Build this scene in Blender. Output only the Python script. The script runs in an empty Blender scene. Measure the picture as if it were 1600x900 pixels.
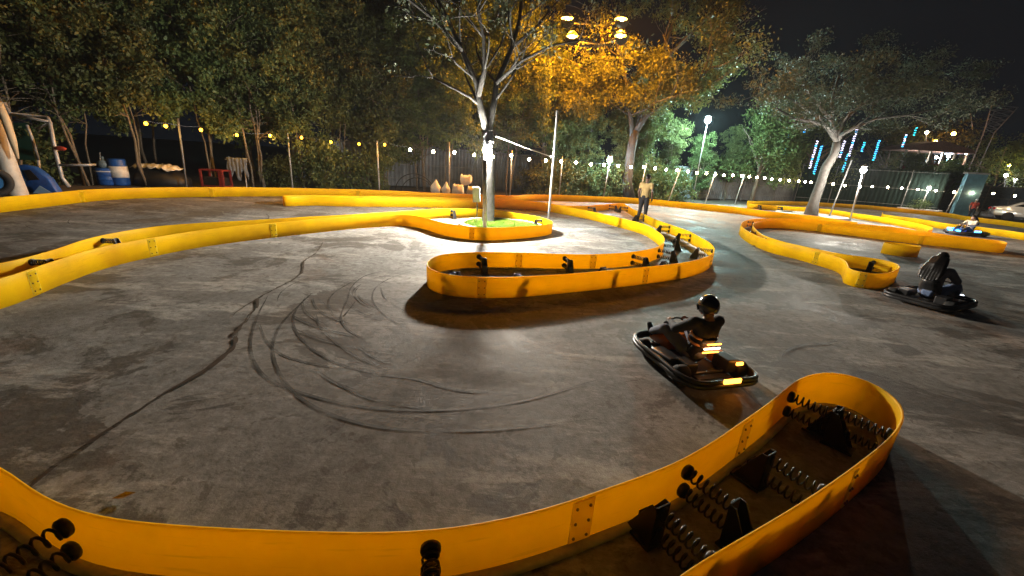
import bpy, bmesh, math, random
import numpy as np
from mathutils import Vector, Matrix
S = bpy.context.scene
COL = S.collection
PI = math.pi
rad = math.radians

# ------------------------------------------------------------------ camera
F_PX, CAM_H = 620.0, 1.85
PITCH, ROLL = math.atan(197/620), rad(3.9)
Fv = Vector((0, math.cos(PITCH), -math.sin(PITCH)))
_u0 = Vector((0, math.sin(PITCH), math.cos(PITCH))); _r0 = Vector((1, 0, 0))
Rv = _r0*math.cos(ROLL) + _u0*math.sin(ROLL)
Uv = -_r0*math.sin(ROLL) + _u0*math.cos(ROLL)
CAM = Vector((0, 0, CAM_H))
cam_data = bpy.data.cameras.new('camera')
cam_data.sensor_width = 36.0
cam_data.lens = F_PX/1600*36.0
cam_data.clip_start = 0.05
cam_data.clip_end = 2000
cam = bpy.data.objects.new('camera', cam_data); COL.objects.link(cam)
M = Matrix((Rv, Uv, -Fv)).transposed().to_4x4(); M.translation = CAM
cam.matrix_world = M
S.camera = cam

# ------------------------------------------------------------------ world and exposure (night)
W = bpy.data.worlds.new('World'); S.world = W; W.use_nodes = True
nt = W.node_tree; bg = nt.nodes['Background']
sky = nt.nodes.new('ShaderNodeTexSky'); sky.sky_type = 'NISHITA'; sky.sun_disc = False
sky.sun_elevation = rad(-9.0); sky.sun_rotation = rad(200)
addn = nt.nodes.new('ShaderNodeMix'); addn.data_type = 'RGBA'; addn.blend_type = 'ADD'
addn.inputs[0].default_value = 1.0
addn.inputs[7].default_value = (0.022, 0.030, 0.045, 1)
nt.links.new(sky.outputs[0], addn.inputs[6]); nt.links.new(addn.outputs[2], bg.inputs['Color'])
bg.inputs['Strength'].default_value = 0.1
S.view_settings.view_transform = 'Standard'; S.view_settings.look = 'None'
S.view_settings.exposure = 0.6; S.view_settings.gamma = 1.0
S.view_settings.use_curve_mapping = False
cy = S.cycles
cy.use_denoising = True
try: cy.denoiser = 'OPENIMAGEDENOISE'
except Exception: pass
cy.sample_clamp_indirect = 4.0
cy.max_bounces = 5; cy.diffuse_bounces = 3; cy.glossy_bounces = 2; cy.transmission_bounces = 3
cy.transparent_max_bounces = 8
cy.caustics_reflective = False; cy.caustics_refractive = False
try: cy.use_light_tree = True
except Exception: pass

# ------------------------------------------------------------------ helpers
def ray(x, y):
    return Fv*F_PX + Rv*(x-800) + Uv*(450-y)
def at(x, y, z=0.0):                       # the point of the plane z under a direction
    d = ray(x, y); return CAM + d*((z-CAM_H)/d.z)
def at_y(x, y, Y):                         # the point at distance Y in front
    d = ray(x, y); return CAM + d*(Y/d.y)

def prop(o, label=None, cat=None, group=None, kind=None):
    if label: o['label'] = label
    if cat: o['category'] = cat
    if group: o['group'] = group
    if kind: o['kind'] = kind
    return o
def empty(name, loc, label, cat, group=None, rz=0.0):
    o = bpy.data.objects.new(name, None); COL.objects.link(o)
    o.empty_display_size = 0.1
    o.location = loc; o.rotation_euler = (0, 0, rz)
    return prop(o, label, cat, group)
def copy_tree(o, parent=None):
    c = o.copy(); COL.objects.link(c)
    if parent: c.parent = parent
    for ch in list(o.children): copy_tree(ch, c)
    return c

class MB:
    def __init__(self): self.v = []; self.f = []; self.mi = []; self.cur = 0
    def add(self, vs, fs):
        n = len(self.v); self.v.extend([tuple(p) for p in vs])
        for f in fs: self.f.append(tuple(i+n for i in f)); self.mi.append(self.cur)
        return self
    def box(self, c, s, m=None):
        c = Vector(c); hx, hy, hz = s[0]/2, s[1]/2, s[2]/2
        vs = [Vector((x*hx, y*hy, z*hz)) for z in (-1, 1) for y in (-1, 1) for x in (-1, 1)]
        if m is not None: vs = [m @ p for p in vs]
        return self.add([p+c for p in vs], [(0,2,3,1),(4,5,7,6),(0,1,5,4),(2,6,7,3),(0,4,6,2),(1,3,7,5)])
    def tube(self, pts, rs, seg=8, cap=True, closed=False):
        pts = [Vector(p) for p in pts]; n = len(pts)
        if not hasattr(rs, '__len__'): rs = [rs]*n
        vs = []; up = None
        for i, p in enumerate(pts):
            if closed: t = pts[(i+1) % n]-pts[i-1]
            else: t = pts[min(i+1, n-1)]-pts[max(i-1, 0)]
            if t.length < 1e-9: t = Vector((0, 0, 1))
            t.normalize()
            if up is None:
                up = t.orthogonal().normalized()
            up = up - t*up.dot(t)
            if up.length < 1e-6: up = t.orthogonal()
            up.normalize(); b = t.cross(up)
            for k in range(seg):
                a = 2*PI*k/seg
                vs.append(p + (up*math.cos(a)+b*math.sin(a))*rs[i])
        fs = []
        for i in range(n if closed else n-1):
            j = (i+1) % n
            for k in range(seg):
                k2 = (k+1) % seg
                fs.append((i*seg+k, i*seg+k2, j*seg+k2, j*seg+k))
        if cap and not closed:
            fs.append(tuple(range(seg-1, -1, -1))); fs.append(tuple((n-1)*seg+k for k in range(seg)))
        return self.add(vs, fs)
    def lathe(self, prof, c=(0, 0, 0), seg=16, m=None):
        c = Vector(c); vs = []; n = len(prof)
        for r, z in prof:
            for k in range(seg):
                a = 2*PI*k/seg; p = Vector((r*math.cos(a), r*math.sin(a), z))
                if m is not None: p = m @ p
                vs.append(p+c)
        fs = [(i*seg+k, i*seg+(k+1) % seg, (i+1)*seg+(k+1) % seg, (i+1)*seg+k) for i in range(n-1) for k in range(seg)]
        if prof[0][0] > 1e-6: fs.append(tuple(range(seg-1, -1, -1)))
        if prof[-1][0] > 1e-6: fs.append(tuple((n-1)*seg+k for k in range(seg)))
        return self.add(vs, fs)
    def sphere(self, c, r, seg=12, rings=8, s=(1, 1, 1)):
        c = Vector(c); vs = [c+Vector((0, 0, -r*s[2]))]; fs = []
        for i in range(1, rings):
            a = -PI/2+PI*i/rings
            for k in range(seg):
                b = 2*PI*k/seg
                vs.append(c+Vector((r*s[0]*math.cos(a)*math.cos(b), r*s[1]*math.cos(a)*math.sin(b), r*s[2]*math.sin(a))))
        vs.append(c+Vector((0, 0, r*s[2])))
        for k in range(seg):
            fs.append((0, 1+(k+1) % seg, 1+k))
            for i in range(rings-2):
                a0 = 1+i*seg; fs.append((a0+k, a0+(k+1) % seg, a0+seg+(k+1) % seg, a0+seg+k))
            a0 = 1+(rings-2)*seg; fs.append((a0+k, a0+(k+1) % seg, len(vs)-1))
        return self.add(vs, fs)
    def prism(self, poly, axis_o, ax, ay, az, th):    # polygon (u,v) in ax,ay, thickness along az, centred
        o = Vector(axis_o); ax, ay, az = Vector(ax), Vector(ay), Vector(az)
        n = len(poly)
        vs = [o+ax*u+ay*v-az*th/2 for u, v in poly]+[o+ax*u+ay*v+az*th/2 for u, v in poly]
        fs = [tuple(range(n-1, -1, -1)), tuple(range(n, 2*n))]+[(i, (i+1) % n, n+(i+1) % n, n+i) for i in range(n)]
        return self.add(vs, fs)
    def build(self, name, mats, parent=None, smooth=False, bevel=0.0):
        me = bpy.data.meshes.new(name); me.from_pydata(self.v, [], self.f)
        if not isinstance(mats, (list, tuple)): mats = [mats]
        for m in mats: me.materials.append(m)
        if len(mats) > 1: me.polygons.foreach_set('material_index', self.mi)
        bm = bmesh.new(); bm.from_mesh(me); bmesh.ops.recalc_face_normals(bm, faces=bm.faces)
        if bevel > 0:
            bmesh.ops.bevel(bm, geom=[e for e in bm.edges if len(e.link_faces) == 2 and e.calc_face_angle(0) > 0.6],
                            offset=bevel, segments=2, profile=0.6, affect='EDGES', clamp_overlap=True)
        bm.to_mesh(me); bm.free()
        if smooth: me.polygons.foreach_set('use_smooth', [True]*len(me.polygons))
        me.update()
        o = bpy.data.objects.new(name, me); COL.objects.link(o)
        if parent: o.parent = parent
        return o

def catmull(pts, closed, step=0.08):
    pts = [Vector((p[0], p[1], 0)) for p in pts]; n = len(pts); out = []
    rng_ = range(n) if closed else range(n-1)
    for i in rng_:
        p1, p2 = pts[i], pts[(i+1) % n]
        p0 = pts[i-1] if closed or i > 0 else p1*2-p2
        p3 = pts[(i+2) % n] if closed or i+2 < n else p2*2-p1
        # centripetal
        t1 = max((p1-p0).length, 1e-4)**0.5; t2 = t1+max((p2-p1).length, 1e-4)**0.5; t3 = t2+max((p3-p2).length, 1e-4)**0.5
        k = max(2, int((p2-p1).length/step))
        for j in range(k):
            t = t1+(t2-t1)*j/k
            A1 = p0*((t1-t)/t1)+p1*(t/t1)
            A2 = p1*((t2-t)/(t2-t1))+p2*((t-t1)/(t2-t1))
            A3 = p2*((t3-t)/(t3-t2))+p3*((t-t2)/(t3-t2))
            B1 = A1*((t2-t)/t2)+A2*(t/t2)
            B2 = A2*((t3-t)/(t3-t1))+A3*((t-t1)/(t3-t1))
            out.append(B1*((t2-t)/(t2-t1))+B2*((t-t1)/(t2-t1)))
    if not closed: out.append(pts[-1])
    return out
def smooth_line(pts, closed, it=3):
    for _ in range(it):
        n = len(pts); q = []
        for i in range(n):
            if not closed and i in (0, n-1): q.append(pts[i]); continue
            q.append(pts[i]*0.5+(pts[i-1]+pts[(i+1) % n])*0.25)
        pts = q
    return pts

# ------------------------------------------------------------------ materials
def mat(name, color, rough=0.6, metal=0.0, spec=0.5, noise=None, bump=0.0, nscale=8.0, coat=0.0):
    m = bpy.data.materials.new(name); m.use_nodes = True
    n = m.node_tree.nodes; l = m.node_tree.links; b = n['Principled BSDF']
    b.inputs['Base Color'].default_value = (*color, 1); b.inputs['Roughness'].default_value = rough
    b.inputs['Metallic'].default_value = metal; b.inputs['Specular IOR Level'].default_value = spec
    b.inputs['Coat Weight'].default_value = coat
    if noise is not None or bump:
        tc = n.new('ShaderNodeTexCoord'); nz = n.new('ShaderNodeTexNoise')
        nz.inputs['Scale'].default_value = nscale; nz.inputs['Detail'].default_value = 6; nz.inputs['Roughness'].default_value = 0.65
        l.new(tc.outputs['Object'], nz.inputs['Vector'])
        if noise is not None:
            r = n.new('ShaderNodeValToRGB'); r.color_ramp.elements[0].position = 0.35; r.color_ramp.elements[1].position = 0.68
            r.color_ramp.elements[0].color = (*noise, 1); r.color_ramp.elements[1].color = (*color, 1)
            l.new(nz.outputs['Fac'], r.inputs['Fac']); l.new(r.outputs['Color'], b.inputs['Base Color'])
        if bump:
            bp = n.new('ShaderNodeBump'); bp.inputs['Strength'].default_value = bump; bp.inputs['Distance'].default_value = 0.02
            l.new(nz.outputs['Fac'], bp.inputs['Height']); l.new(bp.outputs['Normal'], b.inputs['Normal'])
    return m
def emis(name, color, strength):
    m = bpy.data.materials.new(name); m.use_nodes = True
    n = m.node_tree.nodes; l = m.node_tree.links; n.remove(n['Principled BSDF'])
    e = n.new('ShaderNodeEmission'); e.inputs['Color'].default_value = (*color, 1); e.inputs['Strength'].default_value = strength
    l.new(e.outputs[0], n['Material Output'].inputs['Surface'])
    return m

def mat_barrier(name='yellow_plastic', col=(0.93, 0.64, 0.003), tr_mix=0.48, tcol=(1.0, 0.62, 0.001)):
    m = bpy.data.materials.new(name); m.use_nodes = True
    n = m.node_tree.nodes; l = m.node_tree.links; b = n['Principled BSDF']; out = n['Material Output']
    tc = n.new('ShaderNodeTexCoord')
    nz = n.new('ShaderNodeTexNoise'); nz.inputs['Scale'].default_value = 2.2; nz.inputs['Detail'].default_value = 7; nz.inputs['Roughness'].default_value = 0.62
    l.new(tc.outputs['Object'], nz.inputs['Vector'])
    r = n.new('ShaderNodeValToRGB'); r.color_ramp.elements[0].position = 0.28; r.color_ramp.elements[1].position = 0.62
    r.color_ramp.elements[0].color = (col[0]*0.74, col[1]*0.66, col[2]+0.006, 1); r.color_ramp.elements[1].color = (*col, 1)
    l.new(nz.outputs['Fac'], r.inputs['Fac'])
    # rubber scuffs: horizontal streaks
    mp = n.new('ShaderNodeMapping'); mp.inputs['Scale'].default_value = (3.0, 3.0, 38.0); l.new(tc.outputs['Object'], mp.inputs['Vector'])
    n2 = n.new('ShaderNodeTexNoise'); n2.inputs['Scale'].default_value = 1.0; n2.inputs['Detail'].default_value = 4
    l.new(mp.outputs[0], n2.inputs['Vector'])
    r2 = n.new('ShaderNodeValToRGB'); r2.color_ramp.elements[0].position = 0.61; r2.color_ramp.elements[1].position = 0.74
    r2.color_ramp.elements[1].color = (0.45, 0.45, 0.45, 1)
    l.new(n2.outputs['Fac'], r2.inputs['Fac'])
    mx = n.new('ShaderNodeMix'); mx.data_type = 'RGBA'
    l.new(r2.outputs['Color'], mx.inputs[0]); l.new(r.outputs['Color'], mx.inputs[6]); mx.inputs[7].default_value = (0.20, 0.12, 0.015, 1)
    l.new(mx.outputs[2], b.inputs['Base Color']); b.inputs['Roughness'].default_value = 0.5; b.inputs['Specular IOR Level'].default_value = 0.18
    tr = n.new('ShaderNodeBsdfTranslucent'); tr.inputs['Color'].default_value = (*tcol, 1)
    ms = n.new('ShaderNodeMixShader'); ms.inputs[0].default_value = tr_mix
    l.new(b.outputs[0], ms.inputs[1]); l.new(tr.outputs[0], ms.inputs[2]); l.new(ms.outputs[0], out.inputs['Surface'])
    bp = n.new('ShaderNodeBump'); bp.inputs['Strength'].default_value = 0.12; bp.inputs['Distance'].default_value = 0.03
    l.new(nz.outputs['Fac'], bp.inputs['Height']); l.new(bp.outputs['Normal'], b.inputs['Normal'])
    return m

def mat_leaf(name, c0, c1, trans=0.35):
    m = bpy.data.materials.new(name); m.use_nodes = True
    n = m.node_tree.nodes; l = m.node_tree.links; b = n['Principled BSDF']; out = n['Material Output']
    tc = n.new('ShaderNodeTexCoord'); nz = n.new('ShaderNodeTexNoise')
    nz.inputs['Scale'].default_value = 1.3; nz.inputs['Detail'].default_value = 5; nz.inputs['Roughness'].default_value = 0.75
    l.new(tc.outputs['Object'], nz.inputs['Vector'])
    r = n.new('ShaderNodeValToRGB'); r.color_ramp.elements[0].position = 0.36; r.color_ramp.elements[1].position = 0.66
    r.color_ramp.elements[0].color = (*c0, 1); r.color_ramp.elements[1].color = (*c1, 1)
    l.new(nz.outputs['Fac'], r.inputs['Fac'])
    oi = n.new('ShaderNodeObjectInfo'); hs = n.new('ShaderNodeHueSaturation')
    ma = n.new('ShaderNodeMapRange'); ma.inputs['To Min'].default_value = 0.47; ma.inputs['To Max'].default_value = 0.525
    l.new(oi.outputs['Random'], ma.inputs['Value']); l.new(ma.outputs[0], hs.inputs['Hue'])
    mv = n.new('ShaderNodeMapRange'); mv.inputs['To Min'].default_value = 0.75; mv.inputs['To Max'].default_value = 1.25
    l.new(oi.outputs['Random'], mv.inputs['Value']); l.new(mv.outputs[0], hs.inputs['Value'])
    l.new(r.outputs['Color'], hs.inputs['Color']); l.new(hs.outputs[0], b.inputs['Base Color'])
    b.inputs['Roughness'].default_value = 0.55; b.inputs['Specular IOR Level'].default_value = 0.35
    tr = n.new('ShaderNodeBsdfTranslucent'); l.new(hs.outputs[0], tr.inputs['Color'])
    ms = n.new('ShaderNodeMixShader'); ms.inputs[0].default_value = trans
    l.new(b.outputs[0], ms.inputs[1]); l.new(tr.outputs[0], ms.inputs[2]); l.new(ms.outputs[0], out.inputs['Surface'])
    return m

def mat_floor():
    m = bpy.data.materials.new('worn_concrete'); m.use_nodes = True
    n = m.node_tree.nodes; l = m.node_tree.links; b = n['Principled BSDF']
    tc = n.new('ShaderNodeTexCoord')
    def noise(scale, detail=8, rough=0.65, dist=0.0, stretch=None):
        nz = n.new('ShaderNodeTexNoise'); nz.inputs['Scale'].default_value = scale; nz.inputs['Detail'].default_value = detail
        nz.inputs['Roughness'].default_value = rough; nz.inputs['Distortion'].default_value = dist
        if stretch:
            mp = n.new('ShaderNodeMapping'); mp.inputs['Scale'].default_value = stretch[:3]; mp.inputs['Rotation'].default_value = (0, 0, stretch[3])
            l.new(tc.outputs['Object'], mp.inputs['Vector']); l.new(mp.outputs[0], nz.inputs['Vector'])
        else: l.new(tc.outputs['Object'], nz.inputs['Vector'])
        return nz
    def ramp(src, p0, c0, p1, c1):
        r = n.new('ShaderNodeValToRGB'); e = r.color_ramp.elements
        e[0].position = p0; e[1].position = p1; e[0].color = (*c0, 1); e[1].color = (*c1, 1)
        l.new(src, r.inputs['Fac']); return r
    def mix(fac, a, c, mode='MIX'):
        x = n.new('ShaderNodeMix'); x.data_type = 'RGBA'; x.blend_type = mode
        if isinstance(fac, float): x.inputs[0].default_value = fac
        else: l.new(fac, x.inputs[0])
        for v, i in ((a, 6), (c, 7)):
            if isinstance(v, tuple): x.inputs[i].default_value = (*v, 1)
            else: l.new(v, x.inputs[i])
        return x.outputs[2]
    big = noise(0.35, 5, 0.6, 0.6)
    base = ramp(big.outputs['Fac'], 0.3, (0.200, 0.192, 0.182), 0.7, (0.305, 0.296, 0.282)).outputs['Color']
    warp = noise(0.8, 10, 0.72, 1.2)
    f0 = ramp(warp.outputs['Fac'], 0.35, (0.70, 0.68, 0.66), 0.68, (1.20, 1.20, 1.20)).outputs['Color']
    base = mix(1.0, base, f0, 'MULTIPLY')
    med = noise(0.75, 12, 0.70, 0.5)
    f1 = ramp(med.outputs['Fac'], 0.515, (0, 0, 0), 0.54, (0.9, 0.9, 0.9)).outputs['Color']
    base = mix(f1, base, (0.105, 0.095, 0.086))
    st = noise(0.9, 9, 0.74, 0.3, (0.55, 2.1, 1, 0.5))
    f2 = ramp(st.outputs['Fac'], 0.53, (0, 0, 0), 0.60, (0.7, 0.7, 0.7)).outputs['Color']
    base = mix(f2, base, (0.44, 0.415, 0.38))
    rust = noise(0.55, 8, 0.66, 0.8)
    f3 = ramp(rust.outputs['Fac'], 0.59, (0, 0, 0), 0.66, (0.55, 0.55, 0.55)).outputs['Color']
    base = mix(f3, base, (0.185, 0.135, 0.105))
    fine = noise(11, 8, 0.8)
    f4 = ramp(fine.outputs['Fac'], 0.32, (0.55, 0.53, 0.51), 0.68, (1.28, 1.28, 1.28)).outputs['Color']
    base = mix(1.0, base, f4, 'MULTIPLY')
    spots = noise(6.5, 4, 0.6, 0.4)
    f5 = ramp(spots.outputs['Fac'], 0.60, (0, 0, 0), 0.63, (0.65, 0.65, 0.65)).outputs['Color']
    base = mix(f5, base, (0.11, 0.095, 0.08))
    l.new(base, b.inputs['Base Color'])
    rr = ramp(med.outputs['Fac'], 0.45, (0.80,)*3, 0.60, (0.55,)*3)
    l.new(rr.outputs['Color'], b.inputs['Roughness']); b.inputs['Specular IOR Level'].default_value = 0.22
    bp = n.new('ShaderNodeBump'); bp.inputs['Strength'].default_value = 0.5; bp.inputs['Distance'].default_value = 0.012
    ad = n.new('ShaderNodeMath'); ad.operation = 'ADD'; l.new(fine.outputs['Fac'], ad.inputs[0]); l.new(st.outputs['Fac'], ad.inputs[1])
    l.new(ad.outputs[0], bp.inputs['Height']); l.new(bp.outputs['Normal'], b.inputs['Normal'])
    return m

def mat_mark(name, col, amount, scale=9.0):
    m = bpy.data.materials.new(name); m.use_nodes = True
    n = m.node_tree.nodes; l = m.node_tree.links; b = n['Principled BSDF']; out = n['Material Output']
    b.inputs['Base Color'].default_value = (*col, 1); b.inputs['Roughness'].default_value = 0.6
    tc = n.new('ShaderNodeTexCoord'); nz = n.new('ShaderNodeTexNoise'); nz.inputs['Scale'].default_value = scale; nz.inputs['Detail'].default_value = 6
    l.new(tc.outputs['Object'], nz.inputs['Vector'])
    mr = n.new('ShaderNodeMapRange'); mr.inputs['From Min'].default_value = 0.25; mr.inputs['From Max'].default_value = 0.62
    mr.inputs['To Min'].default_value = 0.0; mr.inputs['To Max'].default_value = amount
    l.new(nz.outputs['Fac'], mr.inputs['Value'])
    tr = n.new('ShaderNodeBsdfTransparent'); ms = n.new('ShaderNodeMixShader')
    l.new(mr.outputs[0], ms.inputs[0]); l.new(tr.outputs[0], ms.inputs[1]); l.new(b.outputs[0], ms.inputs[2]); l.new(ms.outputs[0], out.inputs['Surface'])
    return m

YEL = mat_barrier()
BLACKP = mat('black_steel', (0.012, 0.012, 0.013), 0.42, 0.2, 0.5, noise=(0.022, 0.019, 0.017))
BOLT = mat('bolt_steel', (0.30, 0.28, 0.25), 0.35, 0.9)
PALE = mat('pale_concrete', (0.46, 0.43, 0.38), 0.8, noise=(0.28, 0.26, 0.23), bump=0.3)
STEEL = mat('galvanised_steel', (0.46, 0.47, 0.48), 0.4, 0.15, noise=(0.30, 0.30, 0.30))
GREYP = mat('grey_paint', (0.22, 0.23, 0.24), 0.5, 0.2, noise=(0.12, 0.12, 0.12))
BARK_P = mat('pale_bark', (0.048, 0.047, 0.046), 0.9, 0, .15, noise=(0.024, 0.023, 0.022), bump=0.8, nscale=7)
BARK_G = mat('grey_bark', (0.062, 0.058, 0.054), 0.85, noise=(0.028, 0.026, 0.024), bump=0.8, nscale=6)
BARK_D = mat('brown_bark', (0.17, 0.13, 0.095), 0.9, noise=(0.08, 0.06, 0.045), bump=0.8, nscale=9)
BARK_T = mat('pale_stem', (0.17, 0.14, 0.10), 0.8, noise=(0.08, 0.065, 0.05), bump=0.4, nscale=10)
LEAF_D = mat_leaf('dense_leaf', (0.05, 0.078, 0.026), (0.13, 0.165, 0.055))
LEAF_G = mat_leaf('green_leaf', (0.05, 0.085, 0.025), (0.105, 0.16, 0.045), 0.4)
LEAF_U = mat_leaf('olive_leaf', (0.024, 0.034, 0.022), (0.052, 0.064, 0.038))
WHITE = mat('white_paint', (0.75, 0.74, 0.71), 0.55, noise=(0.55, 0.53, 0.50))
SKIN = mat('skin', (0.30, 0.165, 0.10), 0.55)
HAIR = mat('dark_hair', (0.010, 0.008, 0.007), 0.38)
RUBBER = mat('tyre_rubber', (0.018, 0.018, 0.018), 0.75)

# ------------------------------------------------------------------ ground
GROUND = mat('dark_soil', (0.075, 0.062, 0.045), 0.95, noise=(0.035, 0.032, 0.022), bump=0.6, nscale=1.5)
g = MB(); N = 600
g.add([(-N, -N, -0.02), (N, -N, -0.02), (N, N, -0.02), (-N, N, -0.02)], [(0, 1, 2, 3)])
prop(g.build('ground', GROUND), kind='structure')

OUT_PX = [(0, 308.5), (75, 301.8), (150, 295.6), (225, 293), (375, 292.6), (480, 294), (600, 297.5), (737, 303.5), (800, 305.5), (830, 304), (900, 305.5), (1000, 310),
          (1100, 318.8), (1162, 325), (1205, 330.5), (1265, 336.5), (1340, 347.7)]
out_pts = [at(x, y, 0.33) for x, y in OUT_PX]
out_pts = [Vector((-9.5, 0.5, 0)), Vector((-11.2, 5.0, 0))] + out_pts
fl = MB()
fp = [(-9.6, 0.4), (-11.3, 5.0)] + [(p.x, p.y) for p in out_pts[2:14]] + [(16.0, 29.2), (23.6, 34.0), (31.0, 33.6), (33, 27), (40, 20), (60, -20), (-20, -20)]
fl.add([(x, y, 0.0) for x, y in fp], [tuple(range(len(fp)))])
# tyre marks and cracks lie on the slab as worn ribbons
def ribbon(mb, pts, w, z, jitter=0.0, rng=None, taper=True):
    P = catmull(pts, False, 0.06); n = len(P)
    vs = []
    for i, p in enumerate(P):
        t = (P[min(i+1, n-1)]-P[max(i-1, 0)]); t.z = 0; t.normalize(); nn = Vector((-t.y, t.x, 0))
        k = 1.0
        if taper: k = min(1, 6*min(i, n-1-i)/n+0.12)
        ww = w*k
        if rng: ww *= 1+rng.uniform(-jitter, jitter)
        o = nn*(rng.uniform(-jitter, jitter)*w*0.6) if rng else Vector()
        vs += [p+o+nn*ww/2+Vector((0, 0, z)), p+o-nn*ww/2+Vector((0, 0, z))]
    mb.add(vs, [(2*i, 2*i+1, 2*i+3, 2*i+2) for i in range(n-1)])
def cz(pts): return [at(330+x/2.812, 380+y/2.812) for x, y in pts]
rg = random.Random(4)
fl.cur = 1
marks = [[(440,220),(375,290),(360,350),(380,400),(450,470),(560,530),(720,575),(900,600),(1060,645),(1220,660),(1400,663)],
         [(215,360),(250,440),(320,495),(400,520),(500,540),(620,560)],
         [(450,215),(330,330),(285,400),(270,460),(290,550),(340,630),(420,700),(520,750),(640,790),(780,815),(960,825),(1160,825),(1360,812),(1700,770)],
         [(250,230),(200,330),(175,420),(180,500),(230,580),(330,635),(450,675),(600,710),(750,730),(1000,735),(1180,722),(1390,690),(1700,600)],
         [(540,615),(700,685),(850,715),(1000,730)], [(930,110),(800,150),(730,190),(708,240),(740,295),(820,355),(900,390)],
         [(745,195),(770,250),(860,305)], [(600,245),(570,330),(600,380),(680,425)], [(640,450),(700,495),(780,530)], [(640,250),(585,320),(610,290)],
         [(470,565),(540,610),(640,650)], [(460,310),(480,370),(540,430),(640,500),(790,560)], [(920,585),(1000,620),(1080,645),(1250,650)],
         [(640,160),(540,220),(515,270),(540,320)], [(800,120),(690,140),(620,190),(600,250)]]
z = 0.004
for i, mk in enumerate(marks):
    ribbon(fl, cz(mk), 0.026 if i in (0, 2, 3) else 0.018, z, 0.10, rg); z += 0.00025
for k in range(13):    # many fainter arcs of the same bend
    cx, cyy = -1.0+rg.uniform(-.12, .12), 5.2+rg.uniform(-.15, .15)
    r = rg.uniform(0.7, 1.7); a0 = rg.uniform(PI*0.9, PI*1.4); a1 = a0+rg.uniform(0.3, 0.9)
    ribbon(fl, [(cx+1.3*r*math.cos(a0+(a1-a0)*j/8), cyy+r*math.sin(a0+(a1-a0)*j/8)) for j in range(9)], rg.uniform(0.009, 0.022), z, 0.2, rg); z += 0.0001
for k in range(30):    # marks in the other bends
    c = rg.choice([(2.0, 10.2), (1.5, 11.0), (-8.5, 9.5), (-9.5, 8), (9.5, 11.5), (10.5, 9), (6.5, 17), (4.0, 3.2)])
    r = rg.uniform(1.0, 2.6); a0 = rg.uniform(0, 2*PI); a1 = a0+rg.uniform(0.3, 1.0)
    ribbon(fl, [(c[0]+r*math.cos(a0+(a1-a0)*j/8), c[1]+r*math.sin(a0+(a1-a0)*j/8)) for j in range(9)], rg.uniform(0.012, 0.03), z, 0.2, rg); z += 0.0001
fl.cur = 2
crack = cz([(490,0),(455,50),(410,80),(400,130),(340,175),(270,210),(215,240),(200,290)])
ribbon(fl, crack, 0.022, 0.012, 0.7, rg, False)
ribbon(fl, cz([(200,290),(150,350),(105,405),(100,450),(70,490),(0,545)])+[at(285, 600), at(205, 650), at(120, 708), at(70, 745), at(20, 790)], 0.04, 0.012, 0.5, rg)
ribbon(fl, cz([(215,240),(120,300),(90,330)]), 0.02, 0.0125, 0.6, rg)
ribbon(fl, [at(861, 368), at(935, 379), at(1012, 391)], 0.03, 0.012, 0.1, rg, False)
ribbon(fl, [at(1200, 565), at(1330, 580), at(1480, 620), at(1640, 680)], 0.012, 0.012, 0.6, rg)
floor_o = fl.build('track_floor', [mat_floor(), mat_mark('tyre_mark', (0.026, 0.023, 0.021), 0.85, 3.0), mat_mark('crack_dirt', (0.045, 0.028, 0.018), 1.5, 5.0)])
prop(floor_o, kind='structure')
asph = MB(); asph.add([(31.6, 12, -0.008), (75, 5, -0.008), (75, 70, -0.008), (33.5, 60, -0.008)], [(0, 1, 2, 3)])
prop(asph.build('parking_asphalt', mat('asphalt', (0.06, 0.06, 0.062), 0.7, noise=(0.04, 0.04, 0.04), bump=0.3)), kind='structure')

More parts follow.
